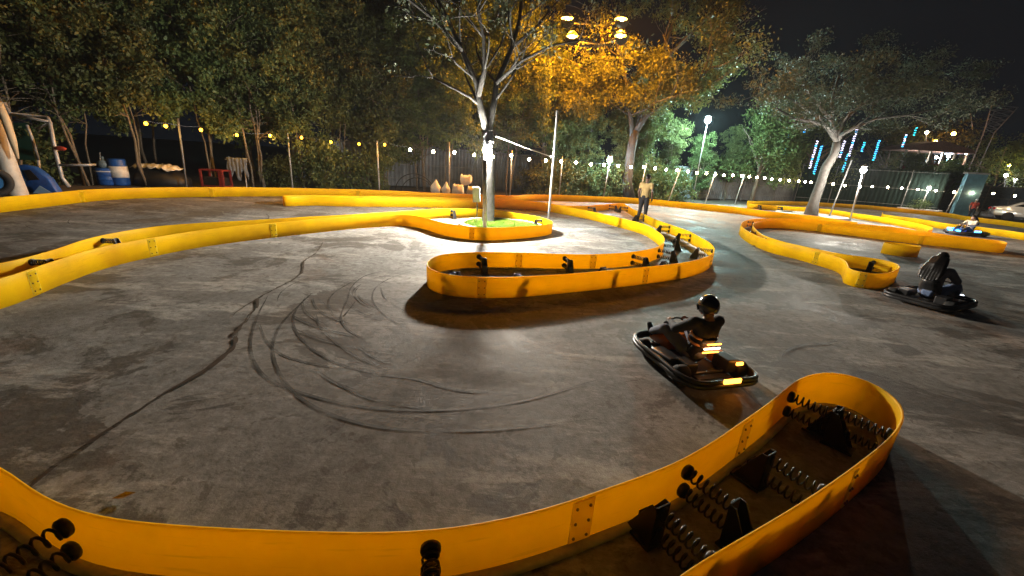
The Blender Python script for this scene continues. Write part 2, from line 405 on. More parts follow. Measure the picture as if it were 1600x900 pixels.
# ------------------------------------------------------------------ barriers
BAR = {}
def barrier(name, pts, closed, label, h=0.31, th=0.016, inset=None, seed=0, group='yellow plastic track barriers'):
    line = smooth_line(catmull(pts, closed, 0.09), closed, 4)
    rng = random.Random(seed); n = len(line)
    ph = [rng.uniform(0, 6.28) for _ in range(4)]
    s = 0.0; vs = []; nor = []; zt = []
    for i, p in enumerate(line):
        if closed: t = line[(i+1) % n]-line[i-1]
        else: t = line[min(i+1, n-1)]-line[max(i-1, 0)]
        t.z = 0; t.normalize(); nor.append(Vector((-t.y, t.x, 0)))
        if i: s += (p-line[i-1]).length
        zt.append(h+0.004*math.sin(s*1.3+ph[0])+0.003*math.sin(s*3.1+ph[1]))
    mb = MB()
    prof = [(-th/2, 0.004), (-th/2, 0.97), (-th*0.3, 1.0), (th*0.3, 1.0), (th/2, 0.97), (th/2, 0.004)]
    k = len(prof)
    for i, p in enumerate(line):
        wob = 0.004*math.sin(i*0.11+ph[2])
        for o, zz in prof:
            vs.append(p+nor[i]*(o+wob*zz)+Vector((0, 0, zt[i]*zz)))
    fs = []
    for i in range(n if closed else n-1):
        j = (i+1) % n
        for q in range(k):
            fs.append((i*k+q, i*k+(q+1) % k, j*k+(q+1) % k, j*k+q))
    if not closed: fs += [tuple(range(k)), tuple((n-1)*k+q for q in range(k-1, -1, -1))]
    mb.add(vs, fs)
    o = mb.build(name, YEL, None, True)
    try: o.data.shade_auto_smooth = True
    except Exception: pass
    for pl in o.data.polygons: pl.use_smooth = True
    prop(o, label, 'barrier', group)
    area = sum(line[i].x*line[(i+1) % n].y-line[(i+1) % n].x*line[i].y for i in range(n))
    inside = 1.0 if area > 0 else -1.0
    BAR[name+label] = o
    o_info = dict(o=o, line=line, nor=[v*inside for v in nor], h=h)
    if inset:                                   # pale strip on the floor along the inner foot
        vs = []; fs = []
        for i, p in enumerate(line):
            a = p+nor[i]*inside*(th/2+0.004); b_ = p+nor[i]*inside*(th/2+0.004+inset)
            vs += [a+Vector((0, 0, .005)), a+Vector((0, 0, .032)), b_+Vector((0, 0, .026)), b_+Vector((0, 0, .005))]
        for i in range(n if closed else n-1):
            j = (i+1) % n
            for q in range(3): fs.append((i*4+q, i*4+q+1, j*4+q+1, j*4+q))
        st = MB(); st.add(vs, fs); st.build('base_strip', PALE, o, True)
    return o_info
def T(pts, z=0.31): return [at(x, y, z) for x, y in pts]

OUTER = barrier('track_barrier', out_pts, False, 'long outer yellow barrier curving along the back of the track below the trees', 0.33, seed=1)
A_PX = [(0,436),(75,411),(150,388),(225,373),(300,361),(390,351.4),(480,343.6),(570,337),(636,335.5),(662,339.5),(690,347.5),(720,352.6),(756,355.6),(792,355),(834,352.6),(858,349.5),(864,346.5),(858,343.5),
        (840,338.7),(800,331.5),(770,327.8),(740,326),(705,325.3),(666,327),(590,332.5),(480,338.5),(390,343.6),(300,349.6),(240,354.4),(180,363.4),(135,373.6),(90,388),(45,400),(0,410.5)]
a_pts = [Vector((-5.7, 3.0, 0)), Vector((-5.45, 3.4, 0))]+T(A_PX)+[Vector((-6.4, 3.6, 0))]
ISL_A = barrier('track_barrier', a_pts, False, 'yellow barrier loop round the grass bed with the tree and its strip running left', 0.31, seed=2)
C_PX = [(441,307),(480,306.7),(550,308.7),(650,310.6),(712,312.5),(800,314.6),(860,319.2),(881,322.5),(925,330.3),(964,339.5),(1005,350),(1026,360.5),(1036,368),(1038.5,374),(1036,380.5),(1024,387),(984,394.4),(921,397),(859,396),(796,393.8),
        (749,393.4),(712,395),(680.6,400.6),(667,410),(666.3,417),(677.5,423.5),(702,429),(743,432.5),(796,433),(859,429.4),(921,424.7),(984,419.4),(1046,413),(1084,407.5),(1105.6,400.6),(1115.6,393.4),(1116.6,388),(1109,379),
        (1090,368.4),(1068,358),(1048,351),(1029,344.5),(1011,336.6),(990,327),(980,321),(974,317.8),(964,317.6),(940,319.6),(907,321.6),(881,321),(850,316.5),(800,312.3),(700,308.9),(600,306.7),(480,304.9),(446,305.3)]
ISL_C = barrier('track_barrier', T(C_PX), True, 'winding yellow barrier island in the middle of the track with the man standing in it', 0.31, inset=0.035, seed=3)
D_PX = [(0,731.5),(30,755.5),(60,776.5),(105,796),(150,808),(210,817),(270,821.5),(360,827.5),(480,831.4),(560,833),(635,831),(710,824.5),(785,810),(860,791),(960,757),(1017,739),(1073,715),(1130,681),(1168,654),(1202,631),
        (1228,609),(1247,593.5),(1273.5,584),(1300,582),(1338,588),(1375,604),(1402,624),(1413,641),(1411,658),(1398,677),(1368,703.5),(1300,756),(1224,805.5),(1149,849),(1073,894)]
d_pts = [Vector((-6.3, 3.4, 0)), Vector((-5.6, 2.3, 0)), Vector((-4.2, 1.75, 0)), Vector((-3.2, 1.62, 0))]+T(D_PX)+[Vector((0.25, 0.85, 0)), Vector((-0.6, 0.5, 0)), Vector((-1.8, 0.45, 0)), Vector((-4.4, 0.8, 0)), Vector((-6.6, 1.8, 0))]
ISL_D = barrier('track_barrier', d_pts, False, 'nearest yellow barrier strip sweeping across the foreground to a rounded tip', 0.31, inset=0.045, seed=4)
V_PX = [(1571,381),(1561,375.5),(1481,367),(1438,361),(1400,355),(1340,349.5),(1265,343.5),(1205,341.3),(1180,341.8),(1164,345),(1158,350.5),(1163,357),(1178,365.6),(1209,377),(1256,387.5),(1294,397.5),(1312,402.5),(1321,407.5),(1325,414),(1330,421),(1352,426),(1381,427.5),(1399,422),(1406,416.5),(1393,409),(1358,402.5),
        (1326,398.5),(1300,393.5),(1264,386),(1226,378),(1196,368.5),(1183,360.5),(1177,352),(1180,347),(1192,344.8),(1226,345),(1269,348.5),(1341,356.5),(1399,363.5),(1453,369.5),(1514,375.5),(1560,380.5)]
ISL_V = barrier('track_barrier', T(V_PX), True, 'hairpin shaped yellow barrier on the right with a round bulb at its near end', 0.31, inset=0.03, seed=5)
dc = at(1404, 398)
DRUM = barrier('track_barrier', [dc+Vector((0.47*math.cos(a)*(1.0), 0.33*math.sin(a), 0)) for a in [2*PI*k/14 for k in range(14)]], True,
               'short drum shaped ring of yellow barrier alone on the concrete', 0.31, seed=6)
F1 = barrier('track_barrier', T([(1168,314),(1220,314.3),(1265,315.6),(1310,318),(1370,322),(1423,327),(1474,332),(1517,338.6),(1560,343.5),(1600,348.5),(1660,357)]), False,
             'farthest yellow barrier running right below the green fence', 0.31, seed=7)
F2 = barrier('track_barrier', T([(1379,331.5),(1386,335.5),(1430,341),(1484,349.5),(1533,354.5),(1600,364),(1660,374)]), False,
             'yellow barrier behind the third kart on the far right', 0.31, seed=8)
T2 = barrier('track_barrier', T([(1168.5,318),(1212,321.2),(1253,323.7),(1295,327),(1340,333.5),(1380,339.5),(1423,346.8),(1450,353),(1458,357),(1450,360.3)]), False,
             'bright yellow barrier behind the leaning tree on the right', 0.31, seed=9)

def nearest(info, p):
    L = info['line']; i = min(range(len(L)), key=lambda k: (L[k].x-p.x)**2+(L[k].y-p.y)**2)
    return L[i], info['nor'][i]

# joint plates with bolts on the walls
BOLT0 = []
YELP = mat_barrier('yellow_plate', tr_mix=0.85, tcol=(1.0, 0.95, 0.35))
def joint_plate(info, x, y, zpx=0.16, side=None, w=0.13):
    p, nn = nearest(info, at(x, y, zpx))
    to_cam = Vector((CAM.x-p.x, CAM.y-p.y, 0)); s = 1 if nn.dot(to_cam) > 0 else -1
    if side: s = side
    o = info['o']; t = Vector((-nn.y, nn.x, 0)); d = nn*s
    m = Matrix((t, d, Vector((0, 0, 1)))).transposed()
    mb = MB(); mb.box(p+d*0.012+Vector((0, 0, 0.158)), (w, 0.008, 0.27), m)
    pl = mb.build('joint_plate', YELP, o, bevel=0.002)
    if (p-CAM).length > 12: return
    for u in (-0.3, 0.3):
        for zz in (0.06, 0.155, 0.25):
            c = p+t*u*w+d*0.017+Vector((0, 0, zz))
            if not BOLT0: bb = MB(); bb.sphere((0, 0, 0), 0.009, 8, 5, (1, 1, 1)); b_ = bb.build('bolt', BOLT, pl, True); BOLT0.append(b_)
            else: b_ = BOLT0[0].copy(); COL.objects.link(b_); b_.parent = pl
            b_.location = c
for x, y in [(920, 812), (1172, 690)]: joint_plate(ISL_D, x, y)
joint_plate(ISL_D, 1316, 760, side=None, w=0.05)
for x, y in [(748, 450), (1020, 433), (1110, 408), (815, 414), (935, 413)]: joint_plate(ISL_C, x, y)
for x, y in [(735, 366), (240, 386), (435, 362), (62, 440)]: joint_plate(ISL_A, x, y)
for x, y in [(1240, 402), (1345, 445), (1290, 362), (1450, 378)]: joint_plate(ISL_V, x, y)
for x, y in [(330, 300), (560, 304), (130, 307), (1060, 325)]: joint_plate(OUTER, x, y)

# ------------------------------------------------------------------ spring bumpers
def coil(p0, p1, r, turns, wire):
    p0, p1 = Vector(p0), Vector(p1); t = (p1-p0).normalized(); a = t.orthogonal().normalized(); b = t.cross(a)
    n = int(turns*10); pts = []
    for i in range(n+1):
        th_ = 2*PI*turns*i/n; pts.append(p0+(p1-p0)*(i/n)+(a*math.cos(th_)+b*math.sin(th_))*r)
    mb = MB(); mb.tube(pts, wire, 5); return mb
def make_bumper():
    r = empty('spring_bumper', (0, 0, 0), 'x', 'spring bumper', 'spring bumpers fixed behind the barriers')
    b = MB()                       # local +y points from the wall into the island
    b.box((0, 0.385, 0.012), (0.13, 0.19, 0.016))
    b.prism([(0.30, 0.02), (0.46, 0.02), (0.335, 0.265), (0.30, 0.265)], (0.045, 0, 0), (0, 1, 0), (0, 0, 1), (1, 0, 0), 0.008)
    b.prism([(0.30, 0.02), (0.46, 0.02), (0.335, 0.265), (0.30, 0.265)], (-0.045, 0, 0), (0, 1, 0), (0, 0, 1), (1, 0, 0), 0.008)
    b.box((0, 0.302, 0.145), (0.088, 0.010, 0.25)); b.box((0, 0.40, 0.09), (0.086, 0.008, 0.14))
    b.build('bracket', BLACKP, r, bevel=0.002)
    for zz in (0.225, 0.095):
        sp = coil((0, 0.035, zz), (0, 0.297, zz), 0.034, 7, 0.0065).build('spring', BLACKP, r, True)
        pd = MB(); m = Matrix.Rotation(PI/2, 3, 'X')
        pd.lathe([(0.0, -0.018), (0.036, -0.018), (0.045, -0.010), (0.045, 0.010), (0.036, 0.018), (0.0, 0.018)], (0, 0.029, zz), 14, m)
        pd.build('pad', BLACKP, r, True)
    return r
BUMP = make_bumper(); _first = [True]
def bumper(info, x, y, label, zpx=0.2, flip=False, sy=1.0):
    p, nn = nearest(info, at(x, y, zpx))
    o = BUMP if _first[0] else copy_tree(BUMP); _first[0] = False
    if flip: nn = -nn
    o.location = (p.x, p.y, 0.004); o.rotation_euler = (0, 0, math.atan2(nn.y, nn.x)-PI/2)
    o.scale = (1, sy, 1)
    o['label'] = label; return o
bumper(ISL_D, 1238, 628, 'black spring bumper at the rounded tip of the foreground barrier, left wall')
bumper(ISL_D, 1072, 750, 'black spring bumper on the foreground strip just right of the bolted plate')
bumper(ISL_D, 685, 880, 'black spring bumper seen end on at the bottom middle edge of the photo')
bumper(ISL_D, 92, 832, 'black spring bumper in the bottom left corner behind the nearest barrier')
bumper(ISL_D, 1390, 682, 'black spring bumper in the dark at the foreground tip, right wall', flip=False)
bumper(ISL_D, 1268, 775, 'black spring bumper midway along the right wall of the foreground strip')
bumper(ISL_D, 1110, 872, 'black spring bumper nearest the bottom edge on the right wall of the foreground strip')
for x, y, l in [(749, 404, 'black spring bumper nearest the left tip of the middle island'), (880, 406, 'black spring bumper second from the left tip of the middle island'),
                (992, 404, 'black spring bumper on the middle island before its inner bend'), (1030, 394, 'black spring bumper right at the inner bend of the middle island'),
                (1038, 377, 'black spring bumper on the inner wall just past the bend of the middle island'),
                (1102, 393, 'black spring bumper inside the right hand bulge of the middle island'), (1082, 370, 'black spring bumper on the outer wall above the right bulge of the middle island'),
                (1050, 357, 'black spring bumper on the outer wall midway between bulge and standing man'), (1008, 340, 'black spring bumper beside the legs of the standing man'),
                (982, 326, 'black spring bumper left of the standing man at the far corner of the island'),
                (958, 323, 'black spring bumper on the far wall beyond the middle island corner, right of two'), (915, 325, 'black spring bumper on the far wall beyond the middle island, left of two'),
                (693, 437, 'black spring bumper showing dark through the left tip of the middle island'), (824, 444, 'black spring bumper showing dark through the front wall of the middle island'),
                (966, 432, 'black spring bumper behind the front wall of the middle island, right half'), (1061, 420, 'black spring bumper behind the front wall near the right bulge')]:
    bumper(ISL_C, x, y, l)
for x, y, l in [(706, 331, 'black spring bumper at the left end of the grass bed'), (846, 346, 'black spring bumper at the right end of the grass bed'),
                (145, 378, 'black spring bumper in the narrow strip left of the grass bed loop'), (12, 414, 'black spring bumper at the left edge of the photo in the narrow strip')]:
    bumper(ISL_A, x, y, l, sy=.62)
for x, y, l in [(1169, 348, 'black spring bumper at the tip of the hairpin barrier on the right'), (1186, 366, 'black spring bumper just below the tip of the hairpin barrier'),
                (1212, 377, 'black spring bumper lowest on the near arm of the hairpin barrier'), (1376, 407, 'black spring bumper inside the bulb of the hairpin barrier')]:
    bumper(ISL_V, x, y, l, sy=1.0 if x > 1300 else .55)
for x, y, l in [(1184, 322, 'black spring bumper on the bright far barrier, left of two'), (1220, 325, 'black spring bumper on the bright far barrier nearer the leaning tree')]:
    bumper(T2, x, y, l)

# ------------------------------------------------------------------ trees
class Leaves:
    def __init__(self, seed): self.r = np.random.default_rng(seed); self.c = []
    def clump(self, p, rad_, n, squash=0.75):
        q = self.r.normal(size=(n, 3))*rad_*np.array([1, 1, squash])*0.62+np.array(p)
        self.c.append(q)
    def build(self, name, m, parent, size=0.1, aspect=0.5, droop=0.3):
        P = np.concatenate(self.c); n = len(P); r = self.r
        d = r.normal(size=(n, 3)); d[:, 2] -= droop; d /= np.linalg.norm(d, axis=1)[:, None]
        u = np.cross(d, r.normal(size=(n, 3))); u /= np.linalg.norm(u, axis=1)[:, None]
        nn_ = np.cross(d, u)
        L = size*r.uniform(0.65, 1.35, size=(n, 1)); Wd = L*aspect
        v = np.empty((n, 4, 3))
        v[:, 0] = P; v[:, 1] = P+d*L*0.5+u*Wd*0.5+nn_*L*0.06; v[:, 2] = P+d*L; v[:, 3] = P+d*L*0.5-u*Wd*0.5+nn_*L*0.06
        me = bpy.data.meshes.new(name)
        me.vertices.add(4*n); me.vertices.foreach_set('co', v.reshape(-1))
        me.loops.add(4*n); me.loops.foreach_set('vertex_index', np.arange(4*n, dtype=np.int32))
        me.polygons.add(n); me.polygons.foreach_set('loop_start', np.arange(0, 4*n, 4, dtype=np.int32))
        try: me.polygons.foreach_set('loop_total', np.full(n, 4, dtype=np.int32))
        except Exception: pass
        me.update(calc_edges=True); me.validate()
        me.materials.append(m)
        o = bpy.data.objects.new(name, me); COL.objects.link(o); o.parent = parent
        return o
def limb(mb, p0, d, length, r0, depth, rng, tips, up=0.15, spread=0.7, shrink=0.72, seg=6):
    d = Vector(d).normalized(); p = Vector(p0); pts = [p.copy()]; rs = [r0]; k = 4
    for i in range(k):
        d = (d+Vector((rng.gauss(0, .13), rng.gauss(0, .13), rng.gauss(0, .10)+up*0.2))).normalized()
        p = p+d*(length/k); pts.append(p.copy()); rs.append(r0*(1-0.42*(i+1)/k))
    mb.tube(pts, rs, seg)
    tips.append((pts[2], depth)); tips.append((p.copy(), depth))
    if depth <= 0: return
    for c in range(rng.choice((2, 2, 3))):
        a = rng.uniform(0, 2*PI); o = d.orthogonal().normalized(); o.rotate(Matrix.Rotation(a, 3, d))
        nd = d+o*spread*rng.uniform(0.6, 1.2)+Vector((0, 0, up))
        limb(mb, pts[-1], nd, length*shrink*rng.uniform(0.8, 1.15), rs[-1]*0.78, depth-1, rng, tips, up, spread, shrink, max(4, seg-1))

def hedge_tree(seed, h=8.0, crown_r=1.7, base=2.0, clumps=150, per=58, stems=3, size=0.15, lmat=None, bark=None):
    rng = random.Random(seed); root = empty('hedge_tree', (0, 0, 0), 'x', 'tree')
    mb = MB(); lv = Leaves(seed)
    for s in range(stems):
        x, y = rng.uniform(-.45, .45), rng.uniform(-.3, .3)
        pts = [Vector((x, y, -0.05))]
        lean = Vector((rng.uniform(-.12, .12), rng.uniform(-.1, .1), 1))
        hh = h*rng.uniform(0.55, 0.85)
        for i in range(1, 9):
            pts.append(Vector((x, y, 0))+lean*hh*i/8+Vector((rng.gauss(0, .06), rng.gauss(0, .06), 0)))
        r0 = rng.uniform(0.035, 0.06)
        mb.tube(pts, [r0*(1-0.75*i/8) for i in range(9)], 6)
        for i in range(3, 9):
            for q in range(3):
                a = rng.uniform(0, 2*PI); e = pts[i]+Vector((math.cos(a), math.sin(a), rng.uniform(-.1, .6)))*rng.uniform(.5, 1.2)
                mb.tube([pts[i], (pts[i]+e)/2+Vector((0, 0, .06)), e], [r0*.35, r0*.25, r0*.12], 4)
    # crown lobes give the outline its bumps
    lobes = [(Vector((rng.uniform(-.7, .7)*crown_r, rng.uniform(-.6, .6)*crown_r, base+(h-base)*rng.uniform(.08, .95))), rng.uniform(.42, .85)*crown_r*.72) for _ in range(30)]
    for k in range(clumps):
        c, lr = rng.choice(lobes)
        v = Vector((rng.gauss(0, 1), rng.gauss(0, 1), rng.gauss(0, 1))).normalized()*lr*rng.uniform(.55, 1.05)
        p = c+v
        if p.z < base-0.25: p.z = base+rng.uniform(-.25, .6)
        lv.clump(p, rng.uniform(.16, .34), per)
    mb.build('trunk', bark or BARK_T, root, True)
    lv.build('crown', lmat or LEAF_D, root, size, 0.52)
    return root
protos = [hedge_tree(11, 8.4, 1.6, 1.5, 310, 80, 3), hedge_tree(12, 9.2, 1.8, 2.0, 330, 80, 4), hedge_tree(13, 7.6, 1.5, 1.1, 290, 80, 3), hedge_tree(14, 9.8, 2.1, 2.3, 380, 80, 2)]
_used = set()
def put_tree(k, x, y, sc, rz, label, group, szf=1.0):
    o = protos[k] if k not in _used else copy_tree(protos[k]); _used.add(k)
    o.location = (x, y, 0); o.rotation_euler = (0, 0, rz); o.scale = (sc, sc, sc*szf)
    prop(o, label, 'tree', group); return o
rt = random.Random(77)
row_line = catmull([(-21, 10), (-17.6, 12.8), (-15, 15.6), (-12, 18.3), (-9.5, 20.0), (-6.5, 21.4), (-3, 22.8), (0, 24.4), (3, 26.0), (6.0, 27.0), (8.8, 27.6)], False, 0.1)
row_line = smooth_line(row_line, False, 2)
acc = 0; last = None; row_pts = []
for p in row_line:
    if last is not None: acc += (p-last).length
    last = p
    if acc >= 1.75 or not row_pts: row_pts.append(p); acc = 0
NL = 'dense leafy tree with thin pale stems in the row behind the outer barrier'
for i, p in enumerate(row_pts):
    put_tree((1 if i % 2 else 3) if -5 < p.x < 0.5 else (i*7 % 4 if i % 3 else (i+2) % 4), p.x+rt.uniform(-.4, .4), p.y+rt.uniform(-.4, .5), rt.uniform(.85, 1.1)*(1 if p.x < 2 else .78), rt.uniform(0, 6.28), NL, 'dense tree row behind the track', rt.uniform(.95, 1.15))
put_tree(0, 10.9, 30.8, .66, 1.0, NL, 'dense tree row behind the track'); put_tree(2, 13.6, 31.4, .62, 2.2, NL, 'dense tree row behind the track'); put_tree(1, 16.6, 33.2, .60, 4.2, NL, 'dense tree row behind the track')
# second, taller row
for i, (x, y) in enumerate([(-26, 14), (-22, 18), (-18.5, 21), (-15, 23.5), (-11.5, 25.5), (-8.5, 26.5), (-5, 28), (-1.5, 30)]):
    put_tree((i*3+1) % 4, x, y, rt.uniform(1.25, 1.55), rt.uniform(0, 6.28), 'tall dark tree looming above the row of thin stemmed trees', 'tall dark trees behind the row', 1.1)

def shrub_proto(seed):
    o = empty('shrub', (0, 0, 0), 'x', 'shrub'); rng = random.Random(seed); mb = MB(); lv = Leaves(seed)
    for k in range(9):
        a = rng.uniform(0, 6.28); e = Vector((math.cos(a)*.6, math.sin(a)*.6, rng.uniform(.9, 1.6))); mb.tube([Vector((0, 0, -.03)), e*.5+Vector((0, 0, .15)), e], [.03, .02, .01], 5)
    for k in range(75):
        v = Vector((rng.gauss(0, .55), rng.gauss(0, .55), rng.uniform(.15, 1.9))); lv.clump(v, rng.uniform(.2, .36), 60)
    mb.build('stem', BARK_D, o, True); lv.build('foliage', LEAF_D, o, .14, .5); return o
SH = shrub_proto(71); first = True
for x, y, sc in [(-11.0, 19.2, .8), (-9.2, 19.6, 1.0), (-7.6, 20.4, .85), (1.2, 24.6, 1.0), (2.6, 25.2, 1.15), (4.2, 26.0, 1.0), (6.2, 26.2, 1.1), (8.0, 26.6, 1.0), (9.4, 27.0, 1.05), (3.4, 27.4, 1.2), (5.4, 28.0, 1.2), (7.6, 28.4, 1.2), (10.6, 28.2, 1.0), (-17.5, 14.2, 1.0), (-19.5, 12.5, 1.1)]:
    o = SH if first else copy_tree(SH); first = False
    o.location = (x, y, 0); o.scale = (sc, sc, sc*rt.uniform(.85, 1.15)); o.rotation_euler = (0, 0, rt.uniform(0, 6.28))
    prop(o, 'dark leafy shrub filling the gap between stems under the tree row', 'shrub', 'shrubs under the tree row')

# the bare-branched tree in the grass bed
TREE_Y = 11.95
t1 = empty('bare_tree', (at(766, 344).x, TREE_Y, 0.0), 'large sparse tree with bare grey limbs growing in the round grass bed', 'tree')
b1 = t1.location.copy()
def loc(x, y, Y): return at_y(x, y, Y)-b1
mb = MB(); rng1 = random.Random(5); tips = []
mb.tube([Vector((0, 0, -0.02)), Vector((0, 0, .12)), loc(765, 300, TREE_Y), loc(763, 250, TREE_Y), loc(762, 205, TREE_Y)], [.26, .19, .155, .145, .15], 12)
def limb_px(mb, pl, Y0, dY, r0, r1, tips, rng, sub=2, seg=8, org=None, sl=1.3):
    pts = [at_y(x, y, Y0+dY*i/(len(pl)-1))-org for i, (x, y) in enumerate(pl)]
    n = len(pts); mb.tube(pts, [r0+(r1-r0)*i/(n-1) for i in range(n)], seg)
    for i in range(1, n):
        d = (pts[i]-pts[i-1]).normalized()
        for _ in range(2 if i < n-1 else 3):
            o = Vector((rng.gauss(0, 1), rng.gauss(0, 1), rng.gauss(0, .6)))
            limb(mb, pts[i], d*0.9+o*0.75, sl*rng.uniform(.7, 1.2), (r0+(r1-r0)*i/(n-1))*0.5, sub, rng, tips, 0.12, 0.65, .74, 5)
limb_px(mb, [(761, 208), (750, 165), (745, 130), (722, 80), (700, 30), (668, -30)], TREE_Y, -0.6, .105, .035, tips, rng1, org=b1)
limb_px(mb, [(763, 208), (772, 160), (776, 130), (800, 75), (812, 30), (818, -40)], TREE_Y, 0.5, .10, .035, tips, rng1, org=b1)
limb_px(mb, [(748, 150), (757, 110), (756, 60), (748, 20), (752, -40)], TREE_Y-.2, -1.0, .07, .03, tips, rng1, org=b1)
limb_px(mb, [(776, 130), (815, 95), (860, 72), (905, 62)], TREE_Y+.1, -0.8, .05, .015, tips, rng1, 1, org=b1, sl=0.8)
limb_px(mb, [(722, 80), (690, 40), (640, 0), (600, -30)], TREE_Y-.4, -1.0, .05, .02, tips, rng1, 1, org=b1, sl=0.9)
limb_px(mb, [(800, 75), (840, 40), (880, -10)], TREE_Y+.4, 0.8, .05, .02, tips, rng1, 1, org=b1, sl=0.9)
mb.build('trunk', BARK_P, t1, True)
lv = Leaves(5)
for p, dep in tips:
    if dep == 0 and rng1.random() < 0.42: lv.clump(p+Vector((0, 0, -.05)), .22, 16)
lv.build('crown', LEAF_U, t1, 0.12, 0.42, 0.8)

# the big forked tree with the crown lit orange
T2Y = 25.4
t2 = empty('forked_tree', at_y(984, 312, T2Y), 'large forked tree with a pale trunk and a crown lit orange by floodlights', 'tree'); t2.location.z = 0
b2 = t2.location.copy(); mb = MB(); rng2 = random.Random(9); tips = []
mb.tube([Vector((0, 0, -.05)), at_y(980, 285, T2Y)-b2, at_y(985, 240, T2Y)-b2, at_y(992, 205, T2Y)-b2], [.40, .30, .27, .26], 10)
limb_px(mb, [(992, 207), (1010, 180), (1040, 160), (1075, 140), (1110, 105)], T2Y, -1.2, .20, .07, tips, rng2, 2, org=b2, sl=1.7)
limb_px(mb, [(988, 215), (985, 180), (978, 130), (972, 90), (978, 50)], T2Y, -.8, .16, .06, tips, rng2, 2, org=b2, sl=1.7)
limb_px(mb, [(995, 205), (1005, 150), (1030, 100), (1050, 40), (1060, -30)], T2Y, 1.6, .17, .06, tips, rng2, 2, org=b2, sl=2.0)
limb_px(mb, [(1030, 100), (1070, 60), (1110, 20), (1130, -20)], T2Y+1, 1.5, .10, .05, tips, rng2, 2, org=b2, sl=1.6)
limb_px(mb, [(982, 170), (950, 140), (920, 110), (890, 95)], T2Y-.3, -.8, .10, .04, tips, rng2, 2, org=b2, sl=1.4)
mb.build('trunk', BARK_G, t2, True)
lv = Leaves(9)
for p, dep in tips:
    if dep <= 1 and rng2.random() < 0.35 and p.z < 9.5: lv.clump(p, .5, 36)
def crown_px(lv, spots, Y, org, rng, per, rad_c, jit, mul=2):
    for x, y, r, n in spots:
        for _ in range(int(n*mul)):
            a = rng.uniform(0, 6.28); q = r*math.sqrt(rng.random())
            lv.clump(at_y(x+q*math.cos(a), y+q*0.7*math.sin(a), Y+rng.uniform(-jit, jit))-org, rad_c*rng.uniform(.7, 1.3), per)
crown_px(lv, [(1060, 135, 42, 36), (1010, 95, 30, 22), (940, 105, 30, 20), (955, 140, 30, 16), (880, 130, 40, 26), (850, 105, 28, 16), (905, 165, 30, 14), (1100, 120, 30, 16), (1085, 150, 24, 12), (985, 145, 25, 10), (860, 115, 30, 18), (900, 165, 40, 22), (985, 75, 16, 10), (1040, 100, 30, 14), (1015, 160, 30, 14)], T2Y-.9, b2, rng2, 64, .34, 1.0, 1.7)
crown_px(lv, [(1090, 20, 55, 34), (1120, 60, 35, 18), (1130, 100, 26, 18), (1010, -10, 50, 16), (1145, 10, 22, 10)], T2Y+1.5, b2, rng2, 60, .38, 1.5, 2)
lv.build('crown', LEAF_D, t2, 0.15, 0.45, 0.6)

# umbrella tree on the right
b3 = at(1266, 339); T3Y = b3.y
t3 = empty('umbrella_tree', b3, 'wide flat topped tree with a pale curved trunk standing in the far right planting ring', 'tree')
mb = MB(); rng3 = random.Random(21); tips = []
mb.tube([Vector((0, 0, -.02)), at_y(1272, 315, T3Y)-b3, at_y(1283, 285, T3Y)-b3, at_y(1290, 262, T3Y)-b3, at_y(1303, 243, T3Y)-b3, at_y(1308, 222, T3Y)-b3], [.36, .25, .22, .22, .20, .19], 10)
for pl, dY, r in [([(1308, 222), (1290, 195), (1262, 170), (1225, 150), (1195, 145)], -1.5, .12), ([(1308, 222), (1318, 190), (1345, 165), (1375, 145), (1420, 120)], .5, .13), ([(1308, 222), (1300, 190), (1300, 155), (1310, 120), (1330, 105)], 2.0, .12),
                  ([(1312, 212), (1335, 200), (1370, 185), (1420, 180), (1480, 165)], -2.0, .10), ([(1300, 190), (1275, 160), (1255, 130), (1250, 115)], 1.5, .08), ([(1345, 165), (1390, 150), (1440, 145), (1495, 140)], 2.0, .08), ([(1306, 205), (1270, 190), (1240, 185), (1215, 170)], -3.0, .08)]:
    limb_px(mb, pl, T3Y, dY, r, .035, tips, rng3, 2, org=b3, sl=.85)
mb.build('trunk', BARK_G, t3, True)
lv = Leaves(21)
for p, dep in tips:
    if dep <= 1 and rng3.random() < .5: lv.clump(p+Vector((0, 0, .1)), .32, 30, .45)
crown_px(lv, [(1300, 130, 60, 40), (1390, 120, 65, 44), (1240, 145, 40, 26), (1450, 150, 50, 28), (1360, 165, 60, 24), (1210, 160, 28, 14), (1500, 155, 28, 10)], T3Y+.5, b3, rng3, 40, .36, 3.0, 1.5)
lv.build('crown', LEAF_U, t3, 0.13, 0.35, 0.4)

